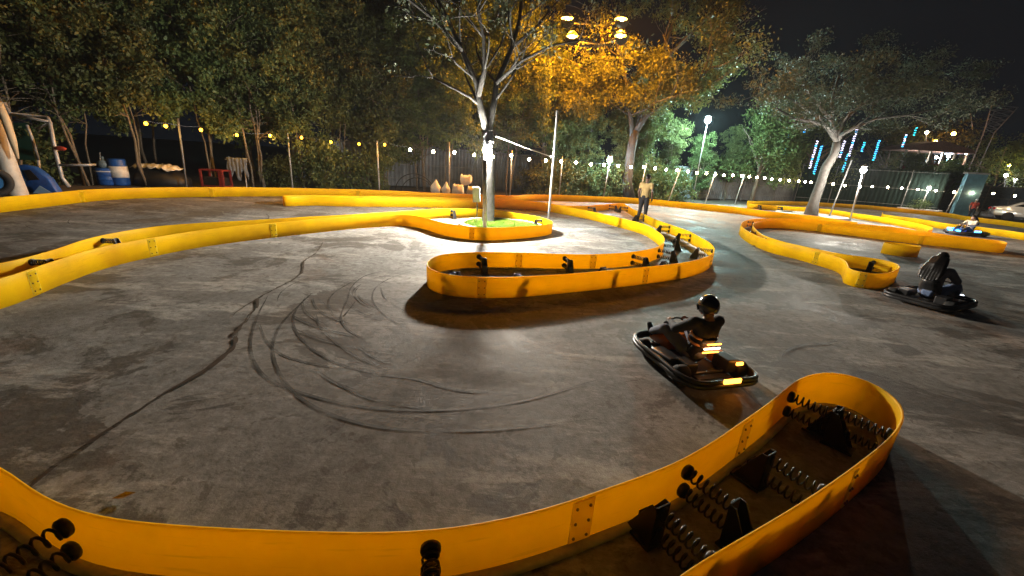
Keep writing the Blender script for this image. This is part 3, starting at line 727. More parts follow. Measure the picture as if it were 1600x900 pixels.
# the bright green round tree
def round_tree(name, x, y, Y, wpx, hpx, seed, label, lmat, n=130, per=60, size=.15, group=None, lof=.28):
    base = at_y(x, y, Y); base.z = 0; o = empty(name, base, label, 'tree', group)
    rng = random.Random(seed); mb = MB(); lv = Leaves(seed); k = Y/F_PX*1.0
    top = at_y(x, y-hpx, Y)-base; hh = top.z; wr = wpx/2*k*1.02; lo = hh*lof
    mb.tube([Vector((0, 0, -.05)), Vector((.05, 0, hh*.3)), Vector((0, .1, hh*.7))], [.17, .13, .06], 8)
    for q in range(9):
        a = rng.uniform(0, 6.28); mb.tube([Vector((.03, 0, hh*rng.uniform(.25, .5))), Vector((math.cos(a)*wr*.4, math.sin(a)*wr*.4, hh*.6)), Vector((math.cos(a)*wr*.7, math.sin(a)*wr*.7, hh*rng.uniform(.6, .85)))], [.07, .045, .02], 5)
    lobes = []
    for q in range(16):
        zf = rng.random(); ww = wr*(1.0-0.55*zf**1.5); a = rng.uniform(0, 6.28)
        lobes.append((Vector((math.cos(a)*ww*.62, math.sin(a)*ww*.62, lo+(hh-lo)*(0.08+.80*zf))), rng.uniform(.28, .45)*wr))
    for q in range(n):
        c, lr = rng.choice(lobes); v = Vector((rng.gauss(0, 1), rng.gauss(0, 1), rng.gauss(0, 1))).normalized()*lr*rng.uniform(.5, 1.05)
        lv.clump(c+v, rng.uniform(.2, .4)*max(1, wr/2.4), per)
    mb.build('trunk', BARK_D, o, True); lv.build('crown', lmat, o, size, .52)
    return o
round_tree('round_tree', 1172, 322, 31.5, 118, 172, 31, 'bright green bushy tree glowing under the high white floodlight', LEAF_G, 380, 60, .18, None, .10)
round_tree('round_tree', 1245, 320, 37, 130, 160, 32, 'dark green bushy tree hung with led tubes behind the umbrella tree', LEAF_D, 150, 50, .18)
for i, (x, Y, w, h, l) in enumerate([(1535, 46, 110, 120, 'dark far tree right of the lattice mast'), (1590, 44, 120, 110, 'dark far tree at the right edge of the photo above the car'),
                                     (1440, 50, 120, 150, 'dark far tree behind the lit stall'), (1360, 48, 120, 150, 'dark far tree behind the green fence, left of the stall'), (1650, 40, 120, 150, 'dark tree half outside the right edge'), (1398, 41, 60, 95, 'small dark tree hiding the left half of the lit stall'), (1462, 41, 50, 90, 'small dark tree hiding the right end of the lit stall')]):
    round_tree('round_tree', x, 330, Y, w, h, 40+i, l, LEAF_D, 110, 46, .24)

# ------------------------------------------------------------------ grass bed
RC = Vector((-0.42, 11.5, 0)); RR = 1.18
kb = MB(); prof = [(RR-.07, .0), (RR-.07, .115), (RR-.05, .13), (RR+.05, .13), (RR+.07, .11), (RR+.07, .0)]
kb.lathe(prof, RC, 48)
kr = kb.build('planter_kerb', PALE, None, True); prop(kr, 'low pale stone kerb ring round the grass at the tree', 'kerb')
rgx = np.random.default_rng(3); gm = MB()
gs = MB(); gs.lathe([(0.0, .10), (RR-.075, .095)], RC, 32)
for k in range(9000):
    a = rgx.uniform(0, 2*PI); r = (RR-.09)*math.sqrt(rgx.random()); p = RC+Vector((r*math.cos(a), r*math.sin(a), .095))
    if (p-Vector((b1.x, b1.y, p.z))).length < .2: continue
    hgt = rgx.uniform(.03, .075); b = rgx.uniform(0, 2*PI); dx = Vector((math.cos(b), math.sin(b), 0))*.006; ln = Vector((rgx.normal()*.02, rgx.normal()*.02, hgt))
    gs.add([p-dx, p+dx, p+ln], [(0, 1, 2)])
prop(gs.build('grass', mat('grass_blade', (0.20, 0.30, 0.03), 0.6, noise=(0.11, 0.19, 0.02), nscale=5)), kind='stuff')

# ------------------------------------------------------------------ lamps
def globe(name, p, r, color, watts, parent):
    mb = MB(); mb.sphere(p, r, 10, 7)
    return mb.build(name, emis(name+'_light', color, watts/(PI*4*PI*r*r)), parent, True)
WARM = (1.0, 0.93, 0.80); COOL = (0.62, 0.86, 1.0)
# main lamp on the trunk
LY = 11.72; lp = at_y(760.5, 234.5, LY)
o = empty('flood_lamp', (lp.x, LY, lp.z), 'blazing warm white globe lamp bracketed to the trunk in the grass bed', 'lamp')
globe('lamp_globe', (0, 0, 0), .105, WARM, 3300, o)
mb = MB(); mb.lathe([(.03, 0.0), (.035, .10), (.02, .12)], (0, 0, .10), 12); mb.tube([(0, 0, .20), (.08, .02, .24), (.18, 0.04, .22)], .014, 6); mb.build('lamp_bracket', GREYP, o, True)
mb = MB(); mb.lathe([(.03, .19), (.05, .17), (.07, .13), (.066, .128), (.045, .162), (.03, .18)], (0, 0, .0), 20); mb.build('added_shade', GREYP, o, True)  # shade added to keep the lamp's light off the limbs above
# pole in front of the lamp
pb = at(757.5, 364)
def pole(name, base, top, r, m, label, cat, group=None, r1=None):
    o = empty(name, base, label, cat, group)
    mb = MB(); mb.tube([Vector((0, 0, -.01)), (Vector(top)-Vector(base))], [r, r1 or r], 10); mb.build('shaft', m, o, True)
    mb = MB(); mb.lathe([(r*2.2, 0.0), (r*2.2, .012), (r*1.25, .02)], (0, 0, 0.004), 12); mb.build('foot', m, o)
    return o
pole('steel_pole', pb, at_y(757.5, 250, pb.y), .055, STEEL, 'thin grey pole in front of the blazing trunk lamp', 'pole')
pb2 = at(856, 354); ptop = at_y(871, 173, pb2.y)
pole('steel_pole', pb2, ptop, .034, STEEL, 'tall pale steel pole at the right end of the grass bed', 'pole')
mb = MB(); e0 = at_y(861.5, 245, pb2.y); e1 = at_y(775, 213, TREE_Y-.12)
mb.tube([e0, (e0+e1)/2+Vector((0, 0, -.01)), e1], .012, 6); mb.tube([e0+Vector((0, 0, -.03)), e0+Vector((0, 0, .03))], .038, 8)
prop(mb.build('cable', WHITE, None, True), 'pale taut cable from the tall steel pole up to the tree', 'cable')
# switch box beside the trunk
bx = at_y(745, 330, 11.62); bx.z = .1
o = empty('switch_box', bx, 'white electrical box on a short stake left of the tree trunk', 'switch box')
bc = at_y(744.5, 304, 11.62)-bx
mb = MB(); mb.box(bc, (.20, .10, .42), Matrix.Rotation(-.06, 3, 'Y')); mb.build('cabinet', WHITE, o, bevel=.01)
mb = MB(); mb.tube([(0.02, 0, -.06), bc+Vector((.02, .03, -.2))], .014, 6); mb.build('stake', GREYP, o)
mb = MB(); mb.tube([bc+Vector((.03, -.04, -.2)), bc+Vector((.06, -.06, -.4)), bc+Vector((.02, -.05, -.6)), Vector((-.15, -.1, .02))], .009, 5); mb.build('cable', BLACKP, o)

def pole_lamp(xb, yb, xt, yt, Y, r, color, watts, label, pr=.03, group=None, m=STEEL):
    tp = at_y(xt, yt, Y); base = at_y(xb, yb, Y); base.z = 0
    o = empty('flood_lamp', base, label, 'lamp', group)
    mb = MB(); mb.tube([Vector((0, 0, -.02)), tp-base+Vector((0, 0, -r))], pr, 8); mb.build('shaft', m, o, True)
    globe('lamp_globe', tp-base, r, color, watts, o)
    mb = MB(); mb.lathe([(r*.3, .16), (r*.8, .12), (r*1.15, .07), (r*1.1, .065), (r*.75, .11), (r*.3, .15)], tp-base+Vector((0, 0, r*.85)), 16); mb.build('added_cap', GREYP, o, True)  # cap added to cut the light going up into the crowns
    return o
pole_lamp(942, 312, 953, 250, 23.9, .14, COOL, 600, 'blue white globe lamp on a thin pole near the forked tree')
pole_lamp(1080, 320, 1106, 188, 28.0, .17, (.62, 1.0, .95), 4200, 'high cyan white floodlight beside the bright green tree')
l4 = at(1327, 348); pole_lamp(1327, 348, 1349, 266, l4.y, .12, WARM, 1500, 'warm white globe lamp on a slender pole right of the umbrella tree')
l5 = at(1434, 333); pole_lamp(1434, 333, 1452, 294, l5.y, .11, WARM, 220, 'warm white globe lamp in front of the green fence')
pole_lamp(1462, 330, 1482, 244, 44, .14, (.35, .7, 1.0), 250, 'small blue floodlight glowing above the green fence')
# kerb ring at lamp five
mb = MB(); c5 = Vector((l5.x, l5.y, 0)); mb.lathe([(1.05, 0), (1.05, .34), (1.35, .34), (1.35, 0)], c5, 28)
prop(mb.build('planter_kerb', WHITE, None, False), 'white ring planter round the lamp before the green fence', 'kerb')
rngp = random.Random(8); ob = empty('shrub', (c5.x, c5.y, .3), 'small dark shrub in the white ring planter', 'shrub')
lv = Leaves(61)
for k in range(18): lv.clump((rngp.gauss(0, .3), rngp.gauss(0, .3), rngp.uniform(.1, .7)), .2, 30)
lv.build('foliage', LEAF_D, ob, .14, .4)
# umbrella tree ring
mb = MB(); c3 = b3; mb.lathe([(1.5, 0), (1.5, .15), (1.68, .15), (1.68, 0)], (c3.x, c3.y, 0), 32); mb.lathe([(0, .11), (1.5, .10)], (c3.x, c3.y, 0), 24)
prop(mb.build('planter_kerb', PALE, None, False), 'pale kerb ring round the foot of the umbrella tree', 'kerb')
pl0 = at(1295, 340); pole('steel_pole', pl0, at_y(1331, 250, pl0.y), .035, GREYP, 'thin dark pole leaning beside the umbrella tree', 'pole')
# orange floodlights on a mast behind the forked tree
om = empty('floodlight_mast', (at_y(928, 300, 23.6).x+.0, 27.2, 0), 'tall dark mast with four orange floodlights above the glowing crowns', 'lamp mast')
ox = om.location.copy()
mb = MB(); topz = at_y(928, 20, 27.2).z
mb.tube([(0, 0, 0), (0, 0, topz)], [.11, .06], 8)
mb.tube([at_y(878, 35, 22.0)-ox, Vector((0, 0, topz-.6)), at_y(975, 35, 22.0)-ox], .04, 6); mb.tube([at_y(890, 64, 22.0)-ox, Vector((0, 0, topz-1.6)), at_y(968, 62, 22.0)-ox], .04, 6)
mb.build('shaft', GREYP, om, True)
ORG = (1.0, .34, .012)
for x, y in [(886, 31), (894, 59), (970, 32), (969, 58)]:
    globe('lamp_globe', at_y(x, y, 21.9)-ox, 00.10, ORG, 2300, om)
    mb = MB(); mb.lathe([(.04, .30), (.20, .20), (.30, .06), (.29, .055), (.19, .19), (.04, .28)], at_y(x, y, 21.9)-ox, 16); mb.build('added_shade', GREYP, om, True)  # cone added to cut off the upward orange light
    mb = MB(); pc = at_y(x, y, 21.9)-ox; mb.prism([(.33*math.cos(a), .33*math.sin(a)) for a in [PI+PI*k/10 for k in range(11)]], pc+Vector((0, -.26, -.085)), (1, 0, 0), (0, 0, 1), (0, 1, 0), .02); mb.build('added_baffle', GREYP, om)  # half disc added to keep the orange light off the track
# string of bulbs
BULBS = [(228,193),(259,197),(314,203),(370,211),(422,212),(471,215),(517,222),(561,225),(601,226),(641,234),(677,237),(710,238),(741,242),(770,245),(799,243),(827,249),(853,251),(877,252),(900,254),(923,257),(944,258),(966,259),(986,261),(1006,261),(1024,263),(1041,265),(1058,266),(1075,268),(1089,270),
         (1104,271),(1118,272.5),(1131,274),(1145,274),(1159,274.5),(1171,276),(1183,277),(1195,278),(1206,280),(1219,281),(1233,282),(1248,283),(1258,284),(1267,285),(1284,287),(1302,287.5),(1320,290),(1344,292),(1363,291.5),(1387,292.5),(1409,294),(1434,296),(1462,298),(1491,300),(1520,301.6),(1552,302.5),(1586,306)]
def bulbY(x):
    return float(np.interp(x, [228, 420, 600, 800, 950, 1100, 1206, 1300, 1450, 1590], [15.0, 18.0, 19.4, 21.6, 24.2, 25.6, 28.5, 33.0, 33.5, 31.0]))
sl = empty('string_light', at_y(259, 197, bulbY(259)), 'long string of warm round bulbs strung along the trees behind the track', 'string light')
so = sl.location.copy(); bp_ = [at_y(x, y, bulbY(x))-so for x, y in BULBS]
mb = MB(); pts = []
for i in range(len(bp_)-1):
    a, b = bp_[i]+Vector((0, 0, .11)), bp_[i+1]+Vector((0, 0, .11))
    pts += [a, (a+b)/2+Vector((0, 0, -.05))]
pts.append(bp_[-1]+Vector((0, 0, .11))); mb.tube(pts, .009, 4)
for p in bp_: mb.tube([p+Vector((0, 0, .12)), p+Vector((0, 0, .055))], .022, 6)
mb.build('cord', BLACKP, sl)
BM1 = emis('bulb_glow_amber', (1.0, .42, .016), 18)
_n = BM1.node_tree.nodes; _t = _n.new('ShaderNodeBsdfTransparent'); _m = _n.new('ShaderNodeMixShader'); _m.inputs[0].default_value = .6
_e = [q for q in _n if q.type == 'EMISSION'][0]; BM1.node_tree.links.new(_t.outputs[0], _m.inputs[1]); BM1.node_tree.links.new(_e.outputs[0], _m.inputs[2]); BM1.node_tree.links.new(_m.outputs[0], _n['Material Output'].inputs['Surface']); BM2 = emis('bulb_glow_warm', (1.0, .66, .34), 120)
bme = {}
for i, p in enumerate(bp_):
    k = 0 if BULBS[i][0] < 640 else 1
    if k not in bme:
        mb = MB(); mb.sphere((0, 0, 0), 0.055 if k == 0 else .066, 8, 6, (1, 1, 1.15)); o = mb.build('bulb', (BM1, BM2)[k], sl, True); bme[k] = o
    else:
        o = bme[k].copy(); COL.objects.link(o); o.parent = sl
    o.location = p
    if k == 0:
        pl_ = bpy.data.lights.new('bulb_filament', 'POINT'); pl_.energy = 45; pl_.color = (1.0, .50, .10); pl_.shadow_soft_size = .02
        po = bpy.data.objects.new('bulb_filament', pl_); COL.objects.link(po); po.parent = sl; po.location = p
for i, (xb, xt, yt, lab) in enumerate([(293, 278, 185, 'grey leaning string light pole behind the white sheet heap'), (458, 448, 198, 'thin pale string light pole left of the winding island tip'), (593, 589, 220, 'slim string light pole among pale stems left of the sacks'),
                                      (702, 702, 222, 'string light pole standing beside the white sacks'), (797, 800, 235, 'string light pole right of the blazing lamp'), (874, 879, 246, 'string light pole just right of the tall steel pole'),
                                      (1000, 1010, 255, 'string light pole behind the standing man'), (1046, 1064, 262, 'leaning string light pole right of the standing man'), (1105, 1118, 268, 'string light pole left of the bright green tree'),
                                      (1152, 1164, 272, 'string light pole under the bright green tree'), (1490, 1500, 292, 'string light pole at the right end of the green fence')]):
    Y = bulbY(xt)+.15; tp = at_y(xt, yt, Y); bs = at_y(xb, 300, Y); bs.z = 0
    pole('light_pole', bs, tp, .032, STEEL if i else GREYP, lab, 'pole', 'string light poles')

# ------------------------------------------------------------------ fences
def sheet_fence(name, line, h, m, label, pitch=.22, depth=.035, posts=2.4):
    o = empty(name, (line[0][0], line[0][1], 0), label, 'fence'); og = o.location.copy()
    P = []
    for (x0, y0), (x1, y1) in zip(line[:-1], line[1:]):
        a, b = Vector((x0, y0, 0)), Vector((x1, y1, 0)); L = (b-a).length; t = (b-a)/L; nn = Vector((-t.y, t.x, 0)); s = 0; k = 0
        while s < L:
            P.append(a+t*s-og+nn*(depth if k % 4 in (1, 2) else 0)); s += pitch/4; k += 1
    vs = [p+Vector((0, 0, .05)) for p in P]+[p+Vector((0, 0, h)) for p in P]; n = len(P)
    mb = MB(); mb.add(vs, [(i, i+1, n+i+1, n+i) for i in range(n-1)]); mb.build('panel', m, o)
    fr = MB()
    for (x0, y0), (x1, y1) in zip(line[:-1], line[1:]):
        a, b = Vector((x0, y0, 0))-og, Vector((x1, y1, 0))-og; L = (b-a).length; t = (b-a)/L; nn = Vector((t.y, -t.x, 0))*.05
        for zz in (.5, h*.55, h-.12): fr.tube([a+nn+Vector((0, 0, zz)), b+nn+Vector((0, 0, zz))], .022, 4)
        k = 0.0
        while k < L: fr.tube([a+t*k+nn*1.8, a+t*k+nn*1.8+Vector((0, 0, h+.05))], .035, 6); k += posts
    fr.build('frame', GREYP, o)
    return o
sheet_fence('sheet_fence', [(-12, 21.8), (-6, 24.6), (-1.5, 26.8), (4, 29.3), (12, 31.2), (20, 35), (25, 37.2)], 2.35, mat('white_sheet', (.18, .205, .235), .6, noise=(.08, .092, .11), nscale=1.2), 'white corrugated sheet fence behind the stems of the tree row')
sheet_fence('sheet_fence', [(24.5, 36.6), (30, 36.6), (34.2, 33.5)], 3.3, mat('green_sheet', (.016, .030, .025), .9, 0, .05, noise=(.010, .018, .016), nscale=1.2), 'tall dark green corrugated fence on the far right', .3, .05, 3.0)

# gate pillar, and panel hoarding by the car
def bx_thing(name, label, cat, base, size, rz, m, extra=None, bevel=.02):
    o = empty(name, base, label, cat, None, rz); mb = MB(); mb.box((0, 0, size[2]/2), size); mb.build('body', m, o, bevel=bevel); return o
BLUEP = mat('teal_blue_paint', (.07, .17, .24), .5, noise=(.04, .10, .14), nscale=3)
gp = at(1505, 342); gp = Vector((35.2, 32.6, 0))
o = bx_thing('gate_pillar', 'teal blue gate pillar at the right end of the green fence', 'pillar', gp, (1.15, .5, 3.25), -.4, BLUEP)
mb = MB(); mb.box((0, 0, 3.31), (1.3, .62, .12)); mb.build('cap', GREYP, o, bevel=.02)
o = empty('gate_panel', (41.5, 36.0, 0), 'bluish mesh gate panel standing behind the parked car', 'gate', None, -.45)
mb = MB(); mb.box((0, 0, 1.55), (4.4, .03, 1.9)); mb.build('mesh', mat('blue_grey_mesh', (.11, .15, .19), .5, noise=(.06, .08, .10)), o)
mb = MB()
for zz in (.55, 1.55, 2.5): mb.box((0, -.02, zz), (4.5, .07, .07))
for xx in (-2.25, -.75, .75, 2.25): mb.box((xx, -.02, 1.27), (.08, .08, 2.55))
mb.build('frame', GREYP, o)

# ------------------------------------------------------------------ parked car
def make_car(base, rz, label, paint):
    o = empty('parked_car', base, label, 'car', None, rz)       # +x is forward
    prof = [(-2.1, .35), (-2.15, .75), (-2.0, .98), (-1.35, 1.08), (-.75, 1.42), (.15, 1.46), (.95, 1.08), (1.85, .92), (2.1, .72), (2.12, .38)]
    n = len(prof); secs = [(-.84, .90), (-.72, 1.0), (0, 1.02), (.72, 1.0), (.84, .90)]
    mb = MB(); vs = []
    for yy, sc in secs:
        for x, z_ in prof: vs.append((x*(0.97 if abs(yy) > .8 else 1), yy*(0.80 if z_ > 1.2 else 1), .35+(z_-.35)*sc))
    fs = [(s*n+i, s*n+i+1, (s+1)*n+i+1, (s+1)*n+i) for s in range(len(secs)-1) for i in range(n-1)]
    fs += [tuple(range(n)), tuple((len(secs)-1)*n+i for i in range(n-1, -1, -1)), tuple(s*n for s in range(len(secs))), tuple(s*n+n-1 for s in range(len(secs)-1, -1, -1))]
    mb.add(vs, fs); mb.build('body', paint, o, True)
    GL = mat('dark_glass', (.01, .012, .014), .08, 0, .8)
    for sgn in (-1, 1):
        mb = MB(); mb.prism([(-1.2, 1.08), (-.70, 1.34), (.12, 1.37), (.78, 1.07)], (0, sgn*.77, 0), (1, 0, 0), (0, 0, 1), (0, 1, 0), .05); mb.build('window', GL, o)
        mb = MB(); mb.box((2.07, sgn*.6, .70), (.12, .34, .15)); mb.build('headlight', mat('lamp_lens', (.8, .85, .9), .1), o, bevel=.02)
        mb = MB(); mb.box((-2.1, sgn*.65, .82), (.10, .26, .16)); mb.build('tail_light', mat('red_lens', (.5, .01, .01), .2), o, bevel=.02)
        mb = MB(); mb.box((.75, sgn*.94, 1.02), (.12, .16, .11)); mb.build('mirror', paint, o, bevel=.02)
        for x in (-1.3, 1.32):
            m = Matrix.Rotation(PI/2, 3, 'X'); mb = MB()
            mb.lathe([(.20, -.1), (.30, -.1), (.32, -.06), (.32, .06), (.30, .1), (.20, .1)], (x, sgn*.80, .32), 20, m); w = mb.build('wheel', RUBBER, o, True)
            mb = MB(); mb.lathe([(0, -.07), (.20, -.09), (.20, .09), (0, .07)], (x, sgn*.81, .32), 16, m); mb.build('rim', STEEL, w)
    mb = MB(); mb.add([(.98, -.60, 1.07), (.98, .60, 1.07), (.28, .50, 1.42), (.28, -.50, 1.42)], [(0, 1, 2, 3)]); mb.v = [(x+.03, y, z+.03) for x, y, z in mb.v]; mb.build('windscreen', GL, o)
    mb = MB(); mb.box((2.13, 0, .50), (.06, 1.1, .18)); mb.build('grille', BLACKP, o, bevel=.01)
    return o
make_car(Vector((39.2, 31.4, 0)), rad(-38), 'silver white car parked beyond the barrier at the far right', mat('silver_paint', (.62, .65, .68), .25, .3, coat=.6))
make_car(Vector((40.0, 26.6, 0)), rad(150), 'second pale car cut off by the right edge of the photo', mat('pale_paint', (.70, .74, .76), .25, .1, coat=.6))

# ------------------------------------------------------------------ led tubes hanging in the trees
LB = emis('led_blue', (.06, .45, 1.0), 3.0); LW = emis('led_white', (.75, .72, 1.0), 2.6); LTEAL = emis('led_teal', (.03, .62, .75), 2.4)
tubes = [(1234,200,1227,245,35,'b','blue and white led tube nearest the bright green tree'),(1259,196,1257,206,35,'w','short white led tube high in the dark tree'),(1277,221,1264,262,35,'w','white led tube left of the umbrella tree trunk'),
         (1284,229,1270,271,35,'b','blue led tube touching the white one left of the umbrella trunk'),(1320,221,1311,245,36,'w','short white led tube right of the umbrella trunk'),(1341,196,1326,243,36,'w','long white led tube right of the umbrella trunk'),
         (1325,241,1314,268,36,'b','blue led tube below the long white one'),(1351,223,1345,236,36,'t','short teal led tube above the warm pole lamp'),(1374,220,1366,250,36,'b','dim blue led tube right of the warm pole lamp'),(1416,211,1411,229,40,'w','thin white led tube beside the stall'),
         (1432,200,1427,211,40,'t','short teal led tube above the stall')]
for x0, y0, x1, y1, Y, c, lab in tubes:
    a = at_y(x0, y0, Y); b = at_y(x1, y1, Y); b = Vector((a.x+(b.x-a.x)*.25, Y, b.z))
    o = empty('led_tube', a, lab, 'led tube', 'led tubes hanging in the trees')
    mb = MB(); d = b-a; n = max(3, int(d.length/.16)); rr_ = random.Random(int(x0))
    for i in range(n+1):
        mb.cur = 0 if rr_.random() < .7 else 1
        p = d*(i/n); mb.box(p+Vector((rr_.uniform(-.02, .02), 0, 0)), (.15, .05, .07), Matrix.Rotation(rr_.uniform(-.5, .5), 3, 'Y'))
    mm = {'b': [LB, LTEAL], 'w': [LW, LB], 't': [LTEAL, LB]}[c]
    mb.build('led_strip', mm, o)
    mb = MB(); mb.tube([Vector((0, .03, .6)), d+Vector((0, .03, -.05))], .012, 4); mb.build('hanger', BLACKP, o)

# ------------------------------------------------------------------ lit stall and lattice mast far behind
sb = at_y(1425, 300, 43); sb.z = 0
o = empty('fair_stall', sb, 'raised fairground stall with white posts and red panels above the green fence', 'stall')
REDP = mat('red_paint', (.22, .018, .015), .5, noise=(.12, .012, .01)); fl0 = at_y(1425, 266, 43).z; tp0 = at_y(1425, 236, 43).z
mb = MB(); mb.box((0, 0, fl0/2), (6.4, 2.4, fl0)); mb.build('platform', GREYP, o)
rs_ = random.Random(3)
for k in range(6):
    mb = MB(); mb.box((-3+k*1.2, -1.1, (fl0+tp0)/2), (.14, .14, tp0-fl0)); mb.build('post', WHITE, o)
for k in range(5):
    mb = MB(); mb.box((-2.4+k*1.2, -1.12, fl0+.38), (1.0, .05, .7)); mb.build('panel', [REDP, WHITE, REDP, WHITE, REDP][k], o)
mb = MB(); mb.prism([(-3.5, tp0), (3.5, tp0), (3.2, tp0+.35), (0, tp0+1.0), (-3.2, tp0+.35)], (0, 0, 0), (1, 0, 0), (0, 0, 1), (0, 1, 0), 2.7); mb.build('awning', mat('awning_cloth', (.30, .16, .13), .8, noise=(.15, .10, .08)), o)
for k, (xx, zz, cc, w) in enumerate([(-1.8, .25, WARM, 60), (0.2, .3, WARM, 70), (1.9, .2, (1, .6, .4), 60), (2.9, .9, (1, .9, .7), 60)]):
    globe('lamp_globe', (xx, -1.0, fl0+1.0+zz), .11, cc, w, o)
ms = at_y(1500, 300, 47); ms.z = 0
o = empty('lattice_mast', ms, 'grey lattice mast rising above the trees with an amber lamp', 'mast')
mz = at_y(1505, 165, 47).z; mb = MB()
w0, w1 = .55, 1.7; z0m = at_y(1497, 205, 47).z
for sx in (-1, 1):
    for sy in (-1, 1):
        mb.tube([(sx*.35, sy*.35, 0), (sx*w0, sy*w0, z0m), (sx*w1*.8, sy*w1*.6, mz)], .05, 5)
for i in range(6):
    za = z0m+(mz-z0m)*i/6; zb_ = z0m+(mz-z0m)*(i+1)/6; wa = w0+(w1*.8-w0)*i/6; wb = w0+(w1*.8-w0)*(i+1)/6
    mb.tube([(-wa, -wa*.8, za), (wb, -wb*.8, zb_)], .035, 4); mb.tube([(wa, -wa*.8, za), (-wb, -wb*.8, zb_)], .035, 4); mb.tube([(-wb, -wb*.8, zb_), (wb, -wb*.8, zb_)], .035, 4)
mb.build('frame', GREYP, o)
globe('lamp_globe', at_y(1490, 209, 46)-ms, .17, (1, .32, .04), 260, o)
for x, y, Y, c, w, lab in [(1577, 259, 45, (1, .75, .12), 150, 'yellow lamp glowing in the far right trees'), (1572, 274, 43, (1, .95, .85), 60, 'white globe lamp above the parked car, upper of two'), (1586, 281, 43, (.9, .97, 1), 60, 'white globe lamp above the parked car, lower of two'),
                           (1448, 207, 46, (1, .7, .4), 60, 'small warm lamp above the stall roof'), (1462, 221, 46, (1, .5, .1), 90, 'amber lamp left of the lattice mast'), (1497, 269, 44, (1, .85, .6), 90, 'warm lamp right of the stall')]:
    pole_lamp(x-6, 330, x, y, Y, .13, c, w, lab, .05, None, GREYP)

# ------------------------------------------------------------------ things on the left behind the barrier
WHITEV = mat('white_vinyl', (.62, .60, .54), .55, noise=(.42, .40, .36), nscale=3)
BLUET = mat('blue_plastic', (.015, .09, .36), .45, noise=(.01, .05, .2), nscale=4)
def q3(x, y, Y): return at_y(x, y, Y)
LYD = 11.6
base = at_y(40, 306, LYD); base.z = 0
o = empty('inflatable_arch_leg', base, 'pale leaning vinyl column curving down at the left edge', 'column')
mb = MB(); pts = [q3(x, y, LYD)-base for x, y in [(-40, 120), (-22, 155), (-6, 200), (6, 240), (18, 275), (30, 306), (34, 320)]]
mb.tube(pts, [.17, .17, .18, .19, .20, .21, .21], 14); mb.build('column', WHITEV, o, True)
mb = MB(); pts = [q3(x, y, LYD-.05)-base for x, y in [(-4, 160), (10, 190), (20, 220), (28, 248)]]; mb.tube(pts, [.10, .09, .08, .03], 8); mb.build('side_tube', mat('cream_vinyl', (.55, .45, .30), .6), o, True)
base = at_y(100, 296, 13.2); base.z = 0
o = empty('pipe_frame', base, 'grey tubular frame standing at the left behind the barrier', 'frame')
mb = MB()
for pl in [[(6, 160), (16, 178), (75, 184), (78, 192), (86, 235), (97, 278), (108, 292)], [(16, 178), (75, 190)], [(42, 195), (50, 215), (60, 250)], [(58, 201), (76, 193)], [(85, 258), (135, 258), (148, 257)]]:
    mb.tube([q3(x, y, 13.2+(.4 if i == 2 else 0))-base for i, (x, y) in enumerate(pl)], .055 if len(pl) > 3 else .04, 8)
mb.tube([q3(60, 250, 13.6)-base, Vector((q3(64, 290, 13.6)-base).xy.to_3d())], .04, 8)
mb.build('frame', STEEL, o, True)
mb = MB(); mb.add([q3(20, 192, 13.5)-base, q3(43, 192, 13.5)-base, q3(55, 250, 13.5)-base, q3(30, 250, 13.5)-base, q3(20, 192, 13.53)-base, q3(43, 192, 13.53)-base, q3(55, 250, 13.53)-base, q3(30, 250, 13.53)-base], [(0, 1, 2, 3), (7, 6, 5, 4), (0, 4, 5, 1), (1, 5, 6, 2), (2, 6, 7, 3), (3, 7, 4, 0)])
mb.build('panel', mat('green_panel', (.03, .13, .09), .6), o)
mb = MB(); mb.sphere(q3(94, 232, 13.15)-base, .10, 12, 8, (1.9, .8, .7)); mb.build('red_lamp', mat('red_gloss', (.42, .06, .035), .2), o, True)
base = at_y(68, 302, 12.3); base.z = 0
o = empty('plastic_slide', base, 'blue moulded plastic slide leaning behind the barrier on the left', 'slide', None, .25); o.scale = (.72, .72, .8)
mb = MB(); mb.prism([(-.55, 0), (.62, 0), (.50, .55), (.18, .95), (-.15, 1.02), (-.48, .95)], (0, 0, 0), (1, 0, 0), Vector((-.18, 0, 1)), (0, 1, 0), .34); mb.build('body', BLUET, o, True, bevel=.06)
mb = MB(); mb.prism([(-.12, .45), (.22, .5), (.05, .85), (-.14, .82)], (0, -.19, 0), (1, 0, 0), Vector((-.18, 0, 1)), (0, 1, 0), .04); mb.build('black_plate', BLACKP, o)  # flat black plate on the slide's front face
mb = MB(); mb.prism([(-.2, 0), (.5, 0), (.05, .28)], (.12, -.38, 0), (1, 0, 0), (0, .25, 1), (0, 1, 0), .03); mb.build('sheet', mat('pale_blue_sheet', (.16, .30, .48), .5), o)
base = at_y(-2, 318, 11.0); base.z = .0
o = empty('tyre', base, 'large black tyre standing upright at the left edge', 'tyre', None, .9); o.scale = (.85, .85, .85)
m = Matrix.Rotation(PI/2, 3, 'X'); mb = MB(); mb.lathe([(.28, -.11), (.42, -.13), (.47, -.08), (.47, .08), (.42, .13), (.28, .11), (.28, -.11)], (0, 0, .47), 28, m); mb.build('tyre_body', RUBBER, o, True)
mb = MB(); mb.lathe([(0, -.05), (.26, -.06), (.26, .06), (0, .05)], (0, 0, .47), 20, m); mb.build('rim', mat('blue_rim', (.05, .22, .5), .4, noise=(.02, .1, .25)), o)
